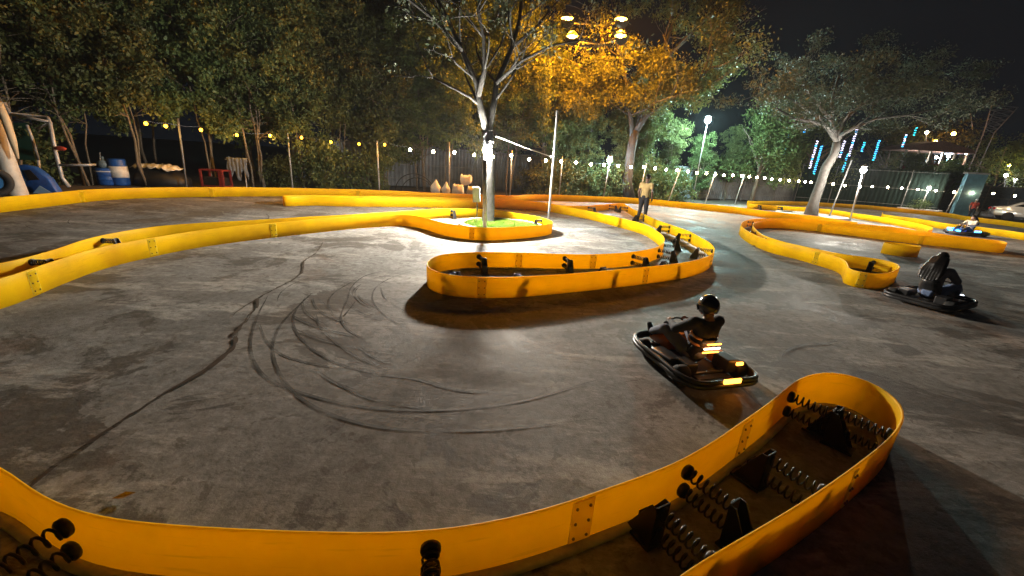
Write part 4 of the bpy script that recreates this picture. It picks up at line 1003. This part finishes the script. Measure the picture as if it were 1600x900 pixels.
def drum(x, y, Y, r, h, label, white=False, bag=False):
    base = at_y(x, y, Y); base.z = 0
    o = empty('plastic_drum', base, label, 'drum'); mb = MB()
    mb.lathe([(r*.92, 0), (r, .05), (r, h*.32), (r*1.04, h*.34), (r, h*.36), (r, h*.64), (r*1.04, h*.66), (r, h*.68), (r, h*.94), (r*.9, h), (0, h)], (0, 0, 0), 20); mb.build('body', BLUET, o, True)
    if white: mb = MB(); mb.lathe([(r*1.045, h*.30), (r*1.05, h*.72)], (0, 0, 0), 20); mb.build('label_band', WHITE, o, True)
    else: mb = MB(); mb.lathe([(r*1.05, h*.78), (r*1.055, h*.84)], (0, 0, 0), 20); mb.build('rim_band', WHITE, o, True)
    if bag:
        mb = MB(); mb.sphere((0, 0, h+.13), .17, 10, 8, (1, 1, 1.15)); mb.tube([(0, 0, h+.28), (.02, 0, h+.42)], [.06, .02], 8); mb.build('stuffed_bag', mat('grey_bag', (.13, .17, .19), .4), o, True)
drum(171, 296, 15.4, .29, .62, 'blue drum with a grey bag stuffed in its top', bag=True)
drum(192, 296, 15.6, .27, .98, 'blue drum with a broad white band beside the bagged drum', white=True)
pole('steel_pole', Vector((at_y(160, 296, 15.3).x, 15.3, 0)), at_y(156, 238, 15.3), .02, GREYP, 'thin dark stake left of the blue drums', 'pole')
base = at_y(255, 294, 16.4); base.z = 0
rq = random.Random(6)
o = empty('covered_heap', base, 'dark tarpaulin heap with a crumpled white sheet draped on top', 'heap')
mb = MB(); mb.lathe([(1.05, 0), (1.02, .28), (.85, .48), (.55, .60), (0, .64)], (0, 0, 0), 24); mb.v = [(x*1.0+rq.uniform(-.05, .05), y*.7+rq.uniform(-.05, .05), max(0, z_+rq.uniform(-.04, .04))) for x, y, z_ in mb.v]; mb.build('tarpaulin', mat('black_tarp', (.006, .0065, .008), .6), o, True)
mb = MB(); vs = []
for i in range(25):
    for j in range(7):
        u = -.78+1.62*i/24; zt_ = at_y(255, 262, 16.4).z+.10-.10*abs(u)**2.5-.14*max(0, u-.5); 
        vs.append((u+rq.uniform(-.02, .02), -.45+.12*j+.04*math.sin(i*.9), zt_+.04*math.sin(i*1.4+j)+rq.uniform(-.025, .025)-.10*(j == 0)-.05*(j == 1)))
mb.add(vs, [(i*7+j, i*7+j+1, (i+1)*7+j+1, (i+1)*7+j) for i in range(24) for j in range(6)]); wsh = mb.build('white_sheet', WHITE, o, True)
md = wsh.modifiers.new('s', 'SOLIDIFY'); md.thickness = .012
base = at_y(340, 292, 17.2); base.z = 0
o = empty('red_frame', base, 'red metal box frame behind the barrier', 'frame')
mb = MB()
for sx in (-.45, .45):
    for sy in (-.25, .25): mb.box((sx, sy, .36), (.07, .07, .72))
for zz in (.05, .70):
    for sy in (-.25, .25): mb.box((0, sy, zz), (.83, .06, .06))
    for sx in (-.45, .45): mb.box((sx, 0, zz), (.06, .43, .06))
mb.box((.40, -.255, .36), (.22, .03, .60)); mb.build('frame', REDP, o, bevel=.008)
mb = MB(); mb.box((0, 0, .25), (.78, .42, .34)); mb.build('engine', BLACKP, o, bevel=.03)
base = at_y(376, 292, 17.6); base.z = 0
o = empty('cloth_rack', base, 'grey cloth hung over a rack beside the red frame', 'rack')
mb = MB()
for x in (-.35, .28): mb.tube([(x, 0, 0), (x*.95, 0, 1.25)], .02, 6)
mb.tube([(-.5, 0, 1.15), (.45, 0, 1.24)], .02, 6); mb.build('frame', STEEL, o)
mb = MB(); vs = []
for i in range(21):
    for j in range(9):
        u = -.42+.86*i/20; v = j/8; low = .95*(.55+.45*math.sin(i*.33+1.0)**2)
        vs.append((u+.03*math.sin(j*1.1+i), -.05+.035*math.sin(i*1.7)-.03*v, 1.24-low*v+rq.uniform(-.01, .01)))
mb.add(vs, [(i*9+j, i*9+j+1, (i+1)*9+j+1, (i+1)*9+j) for i in range(20) for j in range(8)]); cl = mb.build('cloth', mat('grey_cloth', (.20, .21, .23), .9, noise=(.12, .12, .13)), o, True)
md = cl.modifiers.new('s', 'SOLIDIFY'); md.thickness = .01
# hoops left of the sacks and the sacks
base = at_y(648, 303, 20.8); base.z = 0
o = empty('hose_hoops', base, 'two thin black hose hoops arching beside the sacks', 'hose'); 
for k, (w, h_) in enumerate(((1.0, .95), (.82, .75))):
    mb = MB(); mb.tube([(math.cos(PI*i/16)*w+(k*.12), k*.1, math.sin(PI*i/16)*h_) for i in range(17)], .022, 6); mb.build('hoop', RUBBER, o, True)
SACK = mat('white_sack', (.70, .68, .64), .75, noise=(.48, .45, .42), nscale=5)
for i, (x, y, w, h_, lab) in enumerate([(681, 300, .42, .72, 'white woven sack tied to a point, leftmost of the pile'), (697, 301, .34, .66, 'slim white sack second from the left in the pile'), (715, 302, .46, .62, 'squat white sack in the middle of the pile with a red mark'),
                                        (727, 289, .48, .50, 'white sack lying on top of the pile'), (738, 303, .46, .58, 'white sack at the right end of the pile')]):
    Y = 20.3-.12*i if i != 3 else 20.6; base = at_y(x, y, Y); base.z = 0.0 if i != 3 else .56
    o = empty('sack', base, lab, 'sack', 'white sacks piled by the fence'); rk = random.Random(50+i); mb = MB()
    sp = MB(); sp.sphere((0, 0, 0), 1, 18, 12); q = []
    for x_, y_, z_ in sp.v:
        n_ = 1+.10*math.sin(5*x_+i)+.08*math.sin(7*z_+3*y_+2*i)+rk.uniform(-.05, .05)
        xx, yy, zz = x_*w*.62*n_, y_*w*.5*n_, (z_+1)/2*h_
        if i in (0, 1) and z_ > .1: xx *= 1-.75*(z_-.1); yy *= 1-.75*(z_-.1); zz += .18*h_*max(0, z_-.6)
        elif abs(x_) > .6 and z_ > .2: zz += .10*rk.random()+.05
        q.append((xx, yy, max(0.005, zz)))
    mb.add(q, sp.f)
    mb.build('sack_body', SACK, o, True)
    if i == 2: mb = MB(); mb.prism([(-.05, -.05), (.05, -.05), (.06, .03), (0, .07), (-.06, .03)], (.02, -w*.46, .30), (1, 0, 0), (0, 0, 1), (0, 1, 0), .02); mb.build('printed_mark', REDP, o)
# brown leaf on the concrete
o = MB(); c = at(195, 778); v0 = Vector((.045, .02, 0))
o.add([c-v0+Vector((0, 0, .012)), c+Vector((.008, -.018, .016)), c+v0+Vector((0, 0, .02)), c+Vector((-.008, .018, .022)), c+Vector((0, 0, .010)), c-v0+Vector((0, 0, .015)), c+Vector((.008, -.018, .019)), c+v0+Vector((0, 0, .023)), c+Vector((-.008, .018, .025)), c+Vector((0, 0, .013))],
      [(0, 1, 4), (1, 2, 4), (2, 3, 4), (3, 0, 4), (5, 9, 6), (6, 9, 7), (7, 9, 8), (8, 9, 5)])
prop(o.build('fallen_leaf', mat('dry_leaf', (.42, .24, .09), .7)), 'small dry brown leaf lying on the concrete at lower left', 'leaf')
# ------------------------------------------------------------------ karts
def make_kart(base, rz, label, trim, lights, sc=.8):
    o = empty('go_kart', base, label, 'go kart', 'go karts on the track', rz); o.scale = (sc, sc, sc)    # +y is forward
    K = mat('kart_black', (.014, .014, .016), .38, 0, .5, noise=(.03, .028, .028))
    mb = MB(); mb.box((0, .05, .085), (.62, 1.30, .02))
    for sx in (-1, 1):
        mb.tube([(sx*.30, -.62, .075), (sx*.33, -.1, .075), (sx*.26, .45, .075), (sx*.20, .78, .085)], .016, 8)
    mb.tube([(-.52, -.46, .125), (.52, -.46, .125)], .018, 8); mb.tube([(-.50, .56, .125), (.50, .56, .125)], .014, 8)
    mb.build('chassis', mat('grey_tube', (.10, .10, .11), .4, .6), o)
    ring = catmull([(-.50, .88), (0, .97), (.50, .88), (.64, .60), (.645, 0), (.64, -.60), (.52, -.82), (0, -.86), (-.52, -.82), (-.64, -.60), (-.645, 0), (-.64, .60)], True, .05)
    for zz, r in ((.125, .045), (.195, .035)):
        mb = MB(); mb.tube([p+Vector((0, 0, zz)) for p in ring], r, 8, closed=True); mb.build('bumper', K, o, True)
    mb = MB(); mb.prism([(.36, .10), (.90, .10), (.90, .22), (.62, .34), (.36, .40)], (0, 0, 0), (0, 1, 0), (0, 0, 1), (1, 0, 0), .40); mb.build('nose_cone', trim, o, True, bevel=.03)
    for sx in (-1, 1):
        mb = MB(); mb.prism([(-.30, .08), (.34, .08), (.28, .24), (-.24, .27)], (sx*.47, 0, 0), (0, 1, 0), (0, 0, 1), (1, 0, 0), .24); mb.build('side_pod', trim if sx > 0 else K, o, True, bevel=.03)
    m = Matrix.Rotation(PI/2, 3, 'Y')
    for x, y, r in ((-.52, .56, .125), (.52, .56, .125), (-.54, -.46, .140), (.54, -.46, .140)):
        mb = MB(); w_ = .065 if y > 0 else .095
        mb.lathe([(r*.5, -w_), (r*.9, -w_), (r, -w_*.6), (r, w_*.6), (r*.9, w_), (r*.5, w_)], (x, y, r), 18, m); w = mb.build('wheel', RUBBER, o, True)
        mb = MB(); mb.lathe([(0, -w_*.7), (r*.52, -w_*.9), (r*.52, w_*.9), (0, w_*.7)], (x, y, r), 14, m); mb.build('rim', STEEL, w)
    # seat: a bucket shell
    mb = MB(); vs = []; nu, nv = 9, 12
    for j in range(nv):
        t = j/(nv-1)
        if t < .45: yy, zz = .16-.30*(t/.45), .125+.02*abs(t-.2)
        else: q = (t-.45)/.55; yy, zz = -.14-.22*q-.03*q*q, .13+.50*q
        for i in range(nu):
            u = -1+2*i/(nu-1); wd = .215 if t < .75 else .215-.05*(t-.75)/.25
            vs.append((u*wd, yy+(.10 if t > .45 else 0)*abs(u)**3, zz+(.12 if t < .6 else .02)*abs(u)**3))
    mb.add(vs, [(j*nu+i, j*nu+i+1, (j+1)*nu+i+1, (j+1)*nu+i) for j in range(nv-1) for i in range(nu-1)])
    s = mb.build('seat', K, o, True); md = s.modifiers.new('s', 'SOLIDIFY'); md.thickness = .018; md.offset = -1
    m2 = Matrix.Rotation(rad(52), 3, 'X'); c = Vector((0, .44, .56)); mb = MB()
    mb.tube([c+m2@Vector((.145*math.cos(2*PI*k/20), .12*math.sin(2*PI*k/20), 0)) for k in range(20)], .014, 7, closed=True)
    mb.tube([c+m2@Vector((-.14, 0, 0)), c+m2@Vector((.14, 0, 0))], .012, 6); mb.tube([c, c+m2@Vector((0, -.11, 0))], .012, 6)
    sw = mb.build('steering_wheel', RUBBER, o, True)
    mb = MB(); mb.tube([c, (0, .70, .16)], .013, 8); mb.build('column', STEEL, sw, True)
    mb = MB(); mb.box((.36, -.36, .22), (.22, .32, .22)); mb.build('engine_box', K, o, bevel=.02)
    mb = MB(); mb.box((-.36, -.34, .20), (.20, .28, .18)); mb.build('battery_box', K, o, bevel=.02)
    for nm, pos, size, e in lights:
        mb = MB(); mb.box(pos, size); mb.build(nm, e, o, bevel=.008)
    return o

# ------------------------------------------------------------------ people
def skin_eval(chains, sub=2):
    """closed tapered limbs, one per bone, which remeshed() then welds into one surface"""
    mb = MB()
    for pts, edges, root in chains:
        R_ = [(r if hasattr(r, '__len__') else (r, r)) for p, r in pts]
        for i, j in edges:
            p, q = Vector(pts[i][0]), Vector(pts[j][0]); t = q-p
            if t.length < 1e-5: continue
            t.normalize(); x = Vector((1, 0, 0)) if abs(t.x) < .85 else Vector((0, 1, 0)); x = (x-t*x.dot(t)).normalized(); y = t.cross(x)
            (a0, b0), (a1, b1) = R_[i], R_[j]; m0, m1 = min(a0, b0), min(a1, b1); rows = []
            for k in (-85, -60, -30): rows.append((p+t*m0*.8*math.sin(rad(k)), a0*math.cos(rad(k)), b0*math.cos(rad(k))))
            for k in range(7):
                u = k/6; w = u*u*(3-2*u); rows.append((p.lerp(q, u), a0+(a1-a0)*w, b0+(b1-b0)*w))
            for k in (30, 60, 85): rows.append((q+t*m1*.8*math.sin(rad(k)), a1*math.cos(rad(k)), b1*math.cos(rad(k))))
            n = 14; vs = [c+x*ra*math.cos(2*PI*h/n)+y*rb*math.sin(2*PI*h/n) for c, ra, rb in rows for h in range(n)]
            fs = [(r*n+h, r*n+(h+1) % n, (r+1)*n+(h+1) % n, (r+1)*n+h) for r in range(len(rows)-1) for h in range(n)]
            fs += [tuple(range(n-1, -1, -1)), tuple((len(rows)-1)*n+h for h in range(n))]
            mb.add(vs, fs)
    return mb.v, mb.f
def remeshed(name, mb, voxel, m, parent, smooth=2):
    me = bpy.data.meshes.new('tmp'); me.from_pydata(mb.v, [], mb.f); ob = bpy.data.objects.new('tmp', me); COL.objects.link(ob)
    r = ob.modifiers.new('r', 'REMESH'); r.mode = 'VOXEL'; r.voxel_size = voxel
    if smooth: s = ob.modifiers.new('s', 'SMOOTH'); s.iterations = smooth; s.factor = .4
    dg = bpy.context.evaluated_depsgraph_get(); dg.update()
    ev = bpy.data.meshes.new_from_object(ob.evaluated_get(dg)); bpy.data.objects.remove(ob); bpy.data.meshes.remove(me)
    ev.name = name; ev.materials.clear(); ev.materials.append(m)
    for p in ev.polygons: p.use_smooth = True
    o = bpy.data.objects.new(name, ev); COL.objects.link(o)
    if parent: o.parent = parent
    return o
def person(base, rz, label, J, shirt, trousers, shoes, group=None, sc=1.0, sleeve=.55, hair=None, cap=None, skin=SKIN, stripes=None, voxel=.011):
    o = empty('person', base, label, 'person', group, rz); o.scale = (sc, sc, sc)
    V3 = Vector; J = {k: V3(v) for k, v in J.items()}
    pel, che, nk, hd = J['pelvis'], J['chest'], J['neck'], J['head']
    fw = J.get('face', V3((0, 1, 0))).normalized(); up = (hd-nk).normalized(); rt_ = fw.cross(up).normalized(); fw = up.cross(rt_)
    mid = pel.lerp(che, .5)
    pts = [(pel, (.135, .105)), (mid, (.12, .09)), (che, (.145, .10)), (che.lerp(nk, .75), (.085, .07)), (nk, .060), (hd-up*.05, .066)]
    ed = [(0, 1), (1, 2), (2, 3), (3, 4), (4, 5)]
    def chain(start, lst):
        prev = start
        for p, r in lst: pts.append((p, r)); ed.append((prev, len(pts)-1)); prev = len(pts)-1
    for s in 'LR':
        sh, el, wr, hn = J['sh'+s], J['el'+s], J['wr'+s], J['hand'+s]
        chain(2, [(sh, .058), (sh.lerp(el, .5), .046), (el, .038), (el.lerp(wr, .4), .036), (wr, .025), (wr.lerp(hn, .6), (.036, .018))])
        hp, kn, an, toe = J['hip'+s], J['kn'+s], J['an'+s], J['toe'+s]
        chain(0, [(hp, .085), (hp.lerp(kn, .45), .075), (kn, .054), (kn.lerp(an, .35), .052), (an, .036), (an.lerp(toe, .5)+V3((0, 0, -.02)), .036), (toe, .028)])
    ch = [(pts, ed, 0)]
    for s in 'LR':
        wr, hn = J['wr'+s], J['hand'+s]; d = (hn-wr).normalized(); pn = J.get('palm'+s, V3((1 if s == 'L' else -1, 0, 0))).normalized(); sd = d.cross(pn).normalized(); pn = sd.cross(d)
        curl = J.get('curl', V3((.5, 0, 0))).x
        for k, (off, ln) in enumerate(((-.027, .062), (-.009, .074), (.010, .070), (.027, .054))):
            a = wr+d*.055+sd*off*.8; b = wr+d*.088+sd*off; c = b+(d*(1-curl*.5)+pn*curl*.6).normalized()*ln*.5; e = c+(d*(1-curl)+pn*curl*1.2).normalized()*ln*.5
            ch.append(([(a, .009), (b, .0095), (c, .0085), (e, .0075)], [(0, 1), (1, 2), (2, 3)], 0))
        a = wr+d*.03-sd*.022; b = a+(d*.5-sd*.7+pn*.3).normalized()*.035; c = b+(d*.8-sd*.2+pn*.4).normalized()*.03
        ch.append(([(a, .012), (b, .0105), (c, .009)], [(0, 1), (1, 2)], 0))
    v, f = skin_eval(ch); mb = MB(); mb.add(v, f)
    R3 = Matrix((rt_, fw, up)).transposed()
    hm = MB(); hm.sphere((0, 0, 0), 1, 20, 14)
    q = []
    for x, y, z_ in hm.v:
        px_, py_, pz_ = x*.076, y*.096, z_*.118
        if z_ < 0: px_ *= 1-.28*abs(z_)**1.5; py_ = py_*(1-.12*abs(z_))+(.012*abs(z_) if y > 0 else 0)
        q.append(hd+R3@V3((px_, py_, pz_)))
    mb.add(q, hm.f)
    mb.sphere(hd+R3@V3((0, .096, -.025)), .016, 8, 6, (1, 1.1, 1.4)); mb.sphere(hd+R3@V3((0, .088, -.062)), .02, 8, 6, (1.3, .6, .6))
    for s in (-1, 1): mb.sphere(hd+R3@V3((s*.078, -.005, -.012)), .024, 8, 6, (.45, .8, 1.3)); mb.sphere(hd+R3@V3((s*.03, .083, .022)), .016, 8, 6, (1.5, .7, .6))
    b = remeshed('body', mb, voxel, skin, o)
    for s in (-1, 1):
        e = MB(); e.sphere(hd+R3@V3((s*.031, .090, .003)), .011, 8, 6); e.build('eye', mat('eye_white', (.6, .58, .55), .2), o, True)
    # shirt
    pts2 = [(pel+ (che-pel)*-.02, (.158, .128)), (mid, (.142, .112)), (che, (.168, .125)), (che.lerp(nk, .6), (.10, .085)), (che.lerp(nk, .82), (.064, .06))]; ed2 = [(0, 1), (1, 2), (2, 3), (3, 4)]
    for s in 'LR':
        sh, el, wr = J['sh'+s], J['el'+s], J['wr'+s]; n0 = len(pts2)
        lst = [(sh, .074), (sh.lerp(el, min(sleeve, 1)), .062)]
        if sleeve > 1: lst += [(el.lerp(wr, .5), .05), (el.lerp(wr, .95), .04)]
        prev = 2
        for p, r in lst: pts2.append((p, r)); ed2.append((prev, len(pts2)-1)); prev = len(pts2)-1
    v, f = skin_eval([(pts2, ed2, 0)]); mb = MB(); mb.add(v, f); sh_o = remeshed('shirt', mb, voxel, shirt, o, 3)
    if stripes:
        ax = (che-pel).normalized(); sx = V3((1, 0, 0)); fy = ax.cross(sx)*-1
        for t_ in stripes[1]:
            c = pel.lerp(che, t_); rx, ry = .160+.016*t_, .128
            mb = MB(); n = 22; vs = []
            for k in range(n):
                a = 2*PI*k/n; p = c+sx*rx*math.cos(a)+fy*ry*math.sin(a); vs += [p-ax*.016, p+ax*.016]
            mb.add(vs, [(2*k, 2*((k+1) % n), 2*((k+1) % n)+1, 2*k+1) for k in range(n)]); st = mb.build('reflective_stripe', stripes[0], sh_o, True)
            md = st.modifiers.new('s', 'SOLIDIFY'); md.thickness = .008; md.offset = 1
    pts3 = [(pel, (.152, .122)), (pel.lerp(che, .18), (.142, .112))]; ed3 = [(0, 1)]
    for s in 'LR':
        hp, kn, an = J['hip'+s], J['kn'+s], J['an'+s]; prev = 0
        for p, r in [(hp, .102), (hp.lerp(kn, .5), .088), (kn, .070), (kn.lerp(an, .5), .064), (kn.lerp(an, .93), .054)]:
            pts3.append((p, r)); ed3.append((prev, len(pts3)-1)); prev = len(pts3)-1
    v, f = skin_eval([(pts3, ed3, 0)]); mb = MB(); mb.add(v, f); remeshed('trousers', mb, voxel, trousers, o, 2)
    for s in 'LR':
        an, toe = J['an'+s], J['toe'+s]; d = toe-an; heel = an-V3((d.x, d.y, 0))*.25+V3((0, 0, -.03))
        v, f = skin_eval([([(heel, (.036, .04)), (an+V3((0, 0, -.015)), (.044, .046)), (an.lerp(toe, .55)+V3((0, 0, -.012)), (.045, .038)), (toe+d*.12, (.040, .028))], [(0, 1), (1, 2), (2, 3)], 0)])
        mb = MB(); mb.add(v, f); remeshed('shoe', mb, .012, shoes, o, 1)
    if hair == 'short' or hair == 'long':
        mb = MB(); hm = MB(); hm.sphere((0, 0, 0), 1, 22, 16); q = []; rr_ = random.Random(3)
        for x, y, z_ in hm.v:
            k = 1.13+rr_.uniform(-.02, .02); yy = y*.098*k-.012
            if y > .2 and z_ < .45: yy = min(yy, .05)
            zz = z_*.12*k+.012
            if z_ < -.2: zz = max(zz, -.05 if hair == 'short' else -.10); 
            q.append(hd+R3@V3((x*.080*k, yy if not (y > 0 and z_ < .25) else min(yy, .0), zz)))
        mb.add(q, hm.f)
        if hair == 'long':
            for k in range(7):
                a = (k-3)/3.0; p0 = hd+R3@V3((a*.075, -.05-.03*(1-abs(a)), .02)); p1 = hd+R3@V3((a*.10, -.10-.03*(1-abs(a)), -.14)); p2 = hd+R3@V3((a*.13, -.13, -.30)); p3 = hd+R3@V3((a*.13, -.15, -.46+.04*abs(a)))
                mb.tube([p0, p0.lerp(p1, .5), p1, p2, p3], [.045, .05, .052, .046, .015], 8)
        remeshed('hair', mb, .012, HAIR, o, 2)
    if hair == 'helmet':
        mb = MB(); hm = MB(); hm.sphere((0, 0, 0), 1, 24, 16); q = []
        for x, y, z_ in hm.v: q.append(hd+R3@V3((x*.118, y*.138-.008, max(z_, -.72)*.142+.012)))
        mb.add(q, hm.f); ho = mb.build('helmet', mat('helmet_paint', (.022, .022, .028), .22, 0, .5, coat=.5), o, True)
        mb = MB(); n = 14; vs = [hd+R3@V3((math.sin(a)*.122, math.cos(a)*.142-.008, zz)) for zz in (-.035, .045) for a in [(-1.15+2.3*k/n) for k in range(n+1)]]
        mb.add(vs, [(k, k+1, n+2+k, n+1+k) for k in range(n)]); vo = mb.build('visor', mat('smoked_visor', (.01, .01, .012), .06), ho, True); md = vo.modifiers.new('s', 'SOLIDIFY'); md.thickness = .006
    if cap:
        mb = MB(); hm = MB(); hm.sphere((0, 0, 0), 1, 20, 12); q = [hd+R3@V3((x*.088, y*.108-.004, max(z_, -.02)*.10+.040)) for x, y, z_ in hm.v]; mb.add(q, hm.f)
        c_o = mb.build('cap', cap, o, True)
        mb = MB(); n = 12; top = []; 
        for k in range(n+1):
            a = PI*k/n; top.append((math.cos(a)*.078, .07+math.sin(a)*.095))
        vs = [hd+R3@V3((x, y, .045-.25*(y-.07)**1.2*(1 if y > .07 else 0)+dz)) for dz in (0, .008) for x, y in top]
        mb.add(vs, [tuple(range(n, -1, -1)), tuple(range(n+1, 2*n+2))]+[(k, k+1, n+2+k, n+1+k) for k in range(n)]+[(n, 0, n+1, 2*n+1)]); mb.build('peak', cap, c_o)
    return o
STAND = dict(pelvis=(0, 0, .93), chest=(0, .0, 1.27), neck=(0, -.01, 1.46), head=(0, .03, 1.605), face=(.25, 1, -.08),
             shL=(-.18, 0, 1.39), elL=(-.24, -.04, 1.11), wrL=(-.22, .06, .86), handL=(-.215, .09, .76), palmL=(1, 0, 0), shR=(.18, 0, 1.39), elR=(.25, -.02, 1.11), wrR=(.23, .12, .88), handR=(.22, .16, .79), palmR=(-1, 0, 0),
             hipL=(-.09, 0, .88), knL=(-.11, .03, .48), anL=(-.13, -.03, .085), toeL=(-.15, .13, .035), hipR=(.09, 0, .88), knR=(.10, .05, .48), anR=(.11, .04, .085), toeR=(.14, .20, .035), curl=(.5, 0, 0))
DRIVE = dict(pelvis=(0, -.06, .25), chest=(0, -.16, .56), neck=(0, -.15, .74), head=(0, -.105, .860), face=(0, 1, -.05),
             shL=(-.175, -.14, .68), elL=(-.25, .08, .50), wrL=(-.155, .31, .50), handL=(-.135, .40, .52), palmL=(.6, 0, -.6), shR=(.175, -.14, .68), elR=(.25, .08, .50), wrR=(.155, .31, .50), handR=(.135, .40, .52), palmR=(-.6, 0, -.6),
             hipL=(-.09, -.02, .23), knL=(-.19, .36, .38), anL=(-.14, .68, .19), toeL=(-.14, .76, .27), hipR=(.09, -.02, .23), knR=(.19, .36, .38), anR=(.14, .68, .19), toeR=(.14, .76, .27), curl=(1.0, 0, 0))
def cloth(n, c, k=.75): return mat(n, c, .85, noise=tuple(v*k for v in c), nscale=9)
pm = at(1001, 347.5)
person(pm, rad(-38), 'man in a tan shirt and dark cap standing inside the winding yellow island', STAND, cloth('tan_shirt', (.46, .33, .14)), cloth('dark_trousers', (.018, .018, .022)), cloth('dark_shoes', (.02, .018, .016)),
       None, 1.0, .5, 'short', cloth('dark_cap', (.03, .03, .035)), mat('dark_skin', (.12, .065, .045), .5))
OE = emis('kart_orange_led', (1.0, .30, .03), 7.0); OE2 = emis('kart_pale_led', (1.0, .62, .35), 6.0); BE = emis('kart_blue_led', (.05, .35, 1.0), 9.0); WE = emis('kart_white_led', (.8, .9, 1.0), 5.0)
ORT = mat('orange_trim', (.70, .16, .01), .35)
def hdg(dx, dy): return math.atan2(dy, dx)-PI/2
k1 = at(1076, 570); h1 = hdg(-.28, .96)
make_kart(k1, h1, 'black go kart with an orange tail light in the middle of the foreground bend', ORT, [('tail_light', (0, -.905, .22), (.30, .03, .07), OE), ('tail_light', (.42, -.58, .30), (.12, .03, .05), OE), ('seat_light', (0, -.425, .585), (.26, .02, .022), OE), ('seat_light', (0, -.40, .50), (.30, .02, .03), OE2), ('seat_light', (0, -.385, .43), (.30, .02, .022), OE)], .60)
person(k1, h1, 'kart driver in a dark jacket with orange reflective bands and a dark helmet', DRIVE, cloth('dark_jacket', (.030, .032, .042)), cloth('slate_trousers', (.16, .17, .22)), cloth('dark_shoes', (.02, .018, .016)),
       'kart drivers', .77, 1.2, 'helmet', None, stripes=(mat('reflective_band', (.75, .35, .12), .3), (.55, .85)))
k2 = at(1448, 474); h2 = hdg(.88, .42)
make_kart(k2, h2, 'black go kart with white front lights on the right under the long haired driver', mat('brown_trim', (.12, .055, .035), .5), [('headlight', (.22, .97, .21), (.16, .03, .06), WE), ('headlight', (-.22, .97, .21), (.16, .03, .06), WE)], .68)
person(k2, h2, 'kart driver with long black hair and a grey top seen from behind on the right', DRIVE, cloth('grey_top', (.13, .14, .17)), cloth('blue_jeans', (.16, .22, .38)), cloth('white_shoes', (.5, .5, .5)), 'kart drivers', .90, 1.2, 'long', None)
k3 = at(1508, 367); h3 = hdg(-.97, -.22)
make_kart(k3, h3, 'small far go kart glowing with blue lights at the right', mat('blue_trim', (.03, .12, .5), .35), [('headlight', (.18, .97, .24), (.2, .04, .09), BE), ('headlight', (-.18, .97, .24), (.2, .04, .09), BE), ('side_light', (.62, .25, .28), (.03, .5, .07), BE), ('side_light', (-.62, .25, .28), (.03, .5, .07), BE)])
person(k3, h3, 'far kart driver in a beige top on the blue lit kart', DRIVE, cloth('beige_top', (.58, .52, .40)), cloth('dark_trousers', (.03, .03, .035)), cloth('dark_shoes', (.02, .018, .016)), 'kart drivers', .9, 1.2, 'long', None)
pr = at(1519, 352); pr = Vector((30.6, 28.9, 0))
d_ = at_y(1519, 330, 28.9); pr.x = d_.x
person(pr, rad(150), 'bystander in a red shirt and white cap behind the far barrier near the car', STAND, cloth('red_shirt', (.42, .05, .03)), cloth('dark_trousers', (.02, .02, .025)), cloth('dark_shoes', (.02, .018, .016)), None, .86, .5, 'short', cloth('white_cap', (.7, .7, .7)), voxel=.016)

# ------------------------------------------------------------------ thin volume added to imitate lens glow round the lamps
hz = MB(); hz.box((15, 25, 9.0), (150, 130, 20.2))
HZ = bpy.data.materials.new('added_glow_haze'); HZ.use_nodes = True
hn = HZ.node_tree.nodes; hn.remove(hn['Principled BSDF'])
pv = hn.new('ShaderNodeVolumePrincipled'); pv.inputs['Density'].default_value = 0.00035; pv.inputs['Color'].default_value = (.85, .92, 1.0, 1)
HZ.node_tree.links.new(pv.outputs[0], hn['Material Output'].inputs['Volume'])
prop(hz.build('added_glow_haze', HZ), kind='stuff')
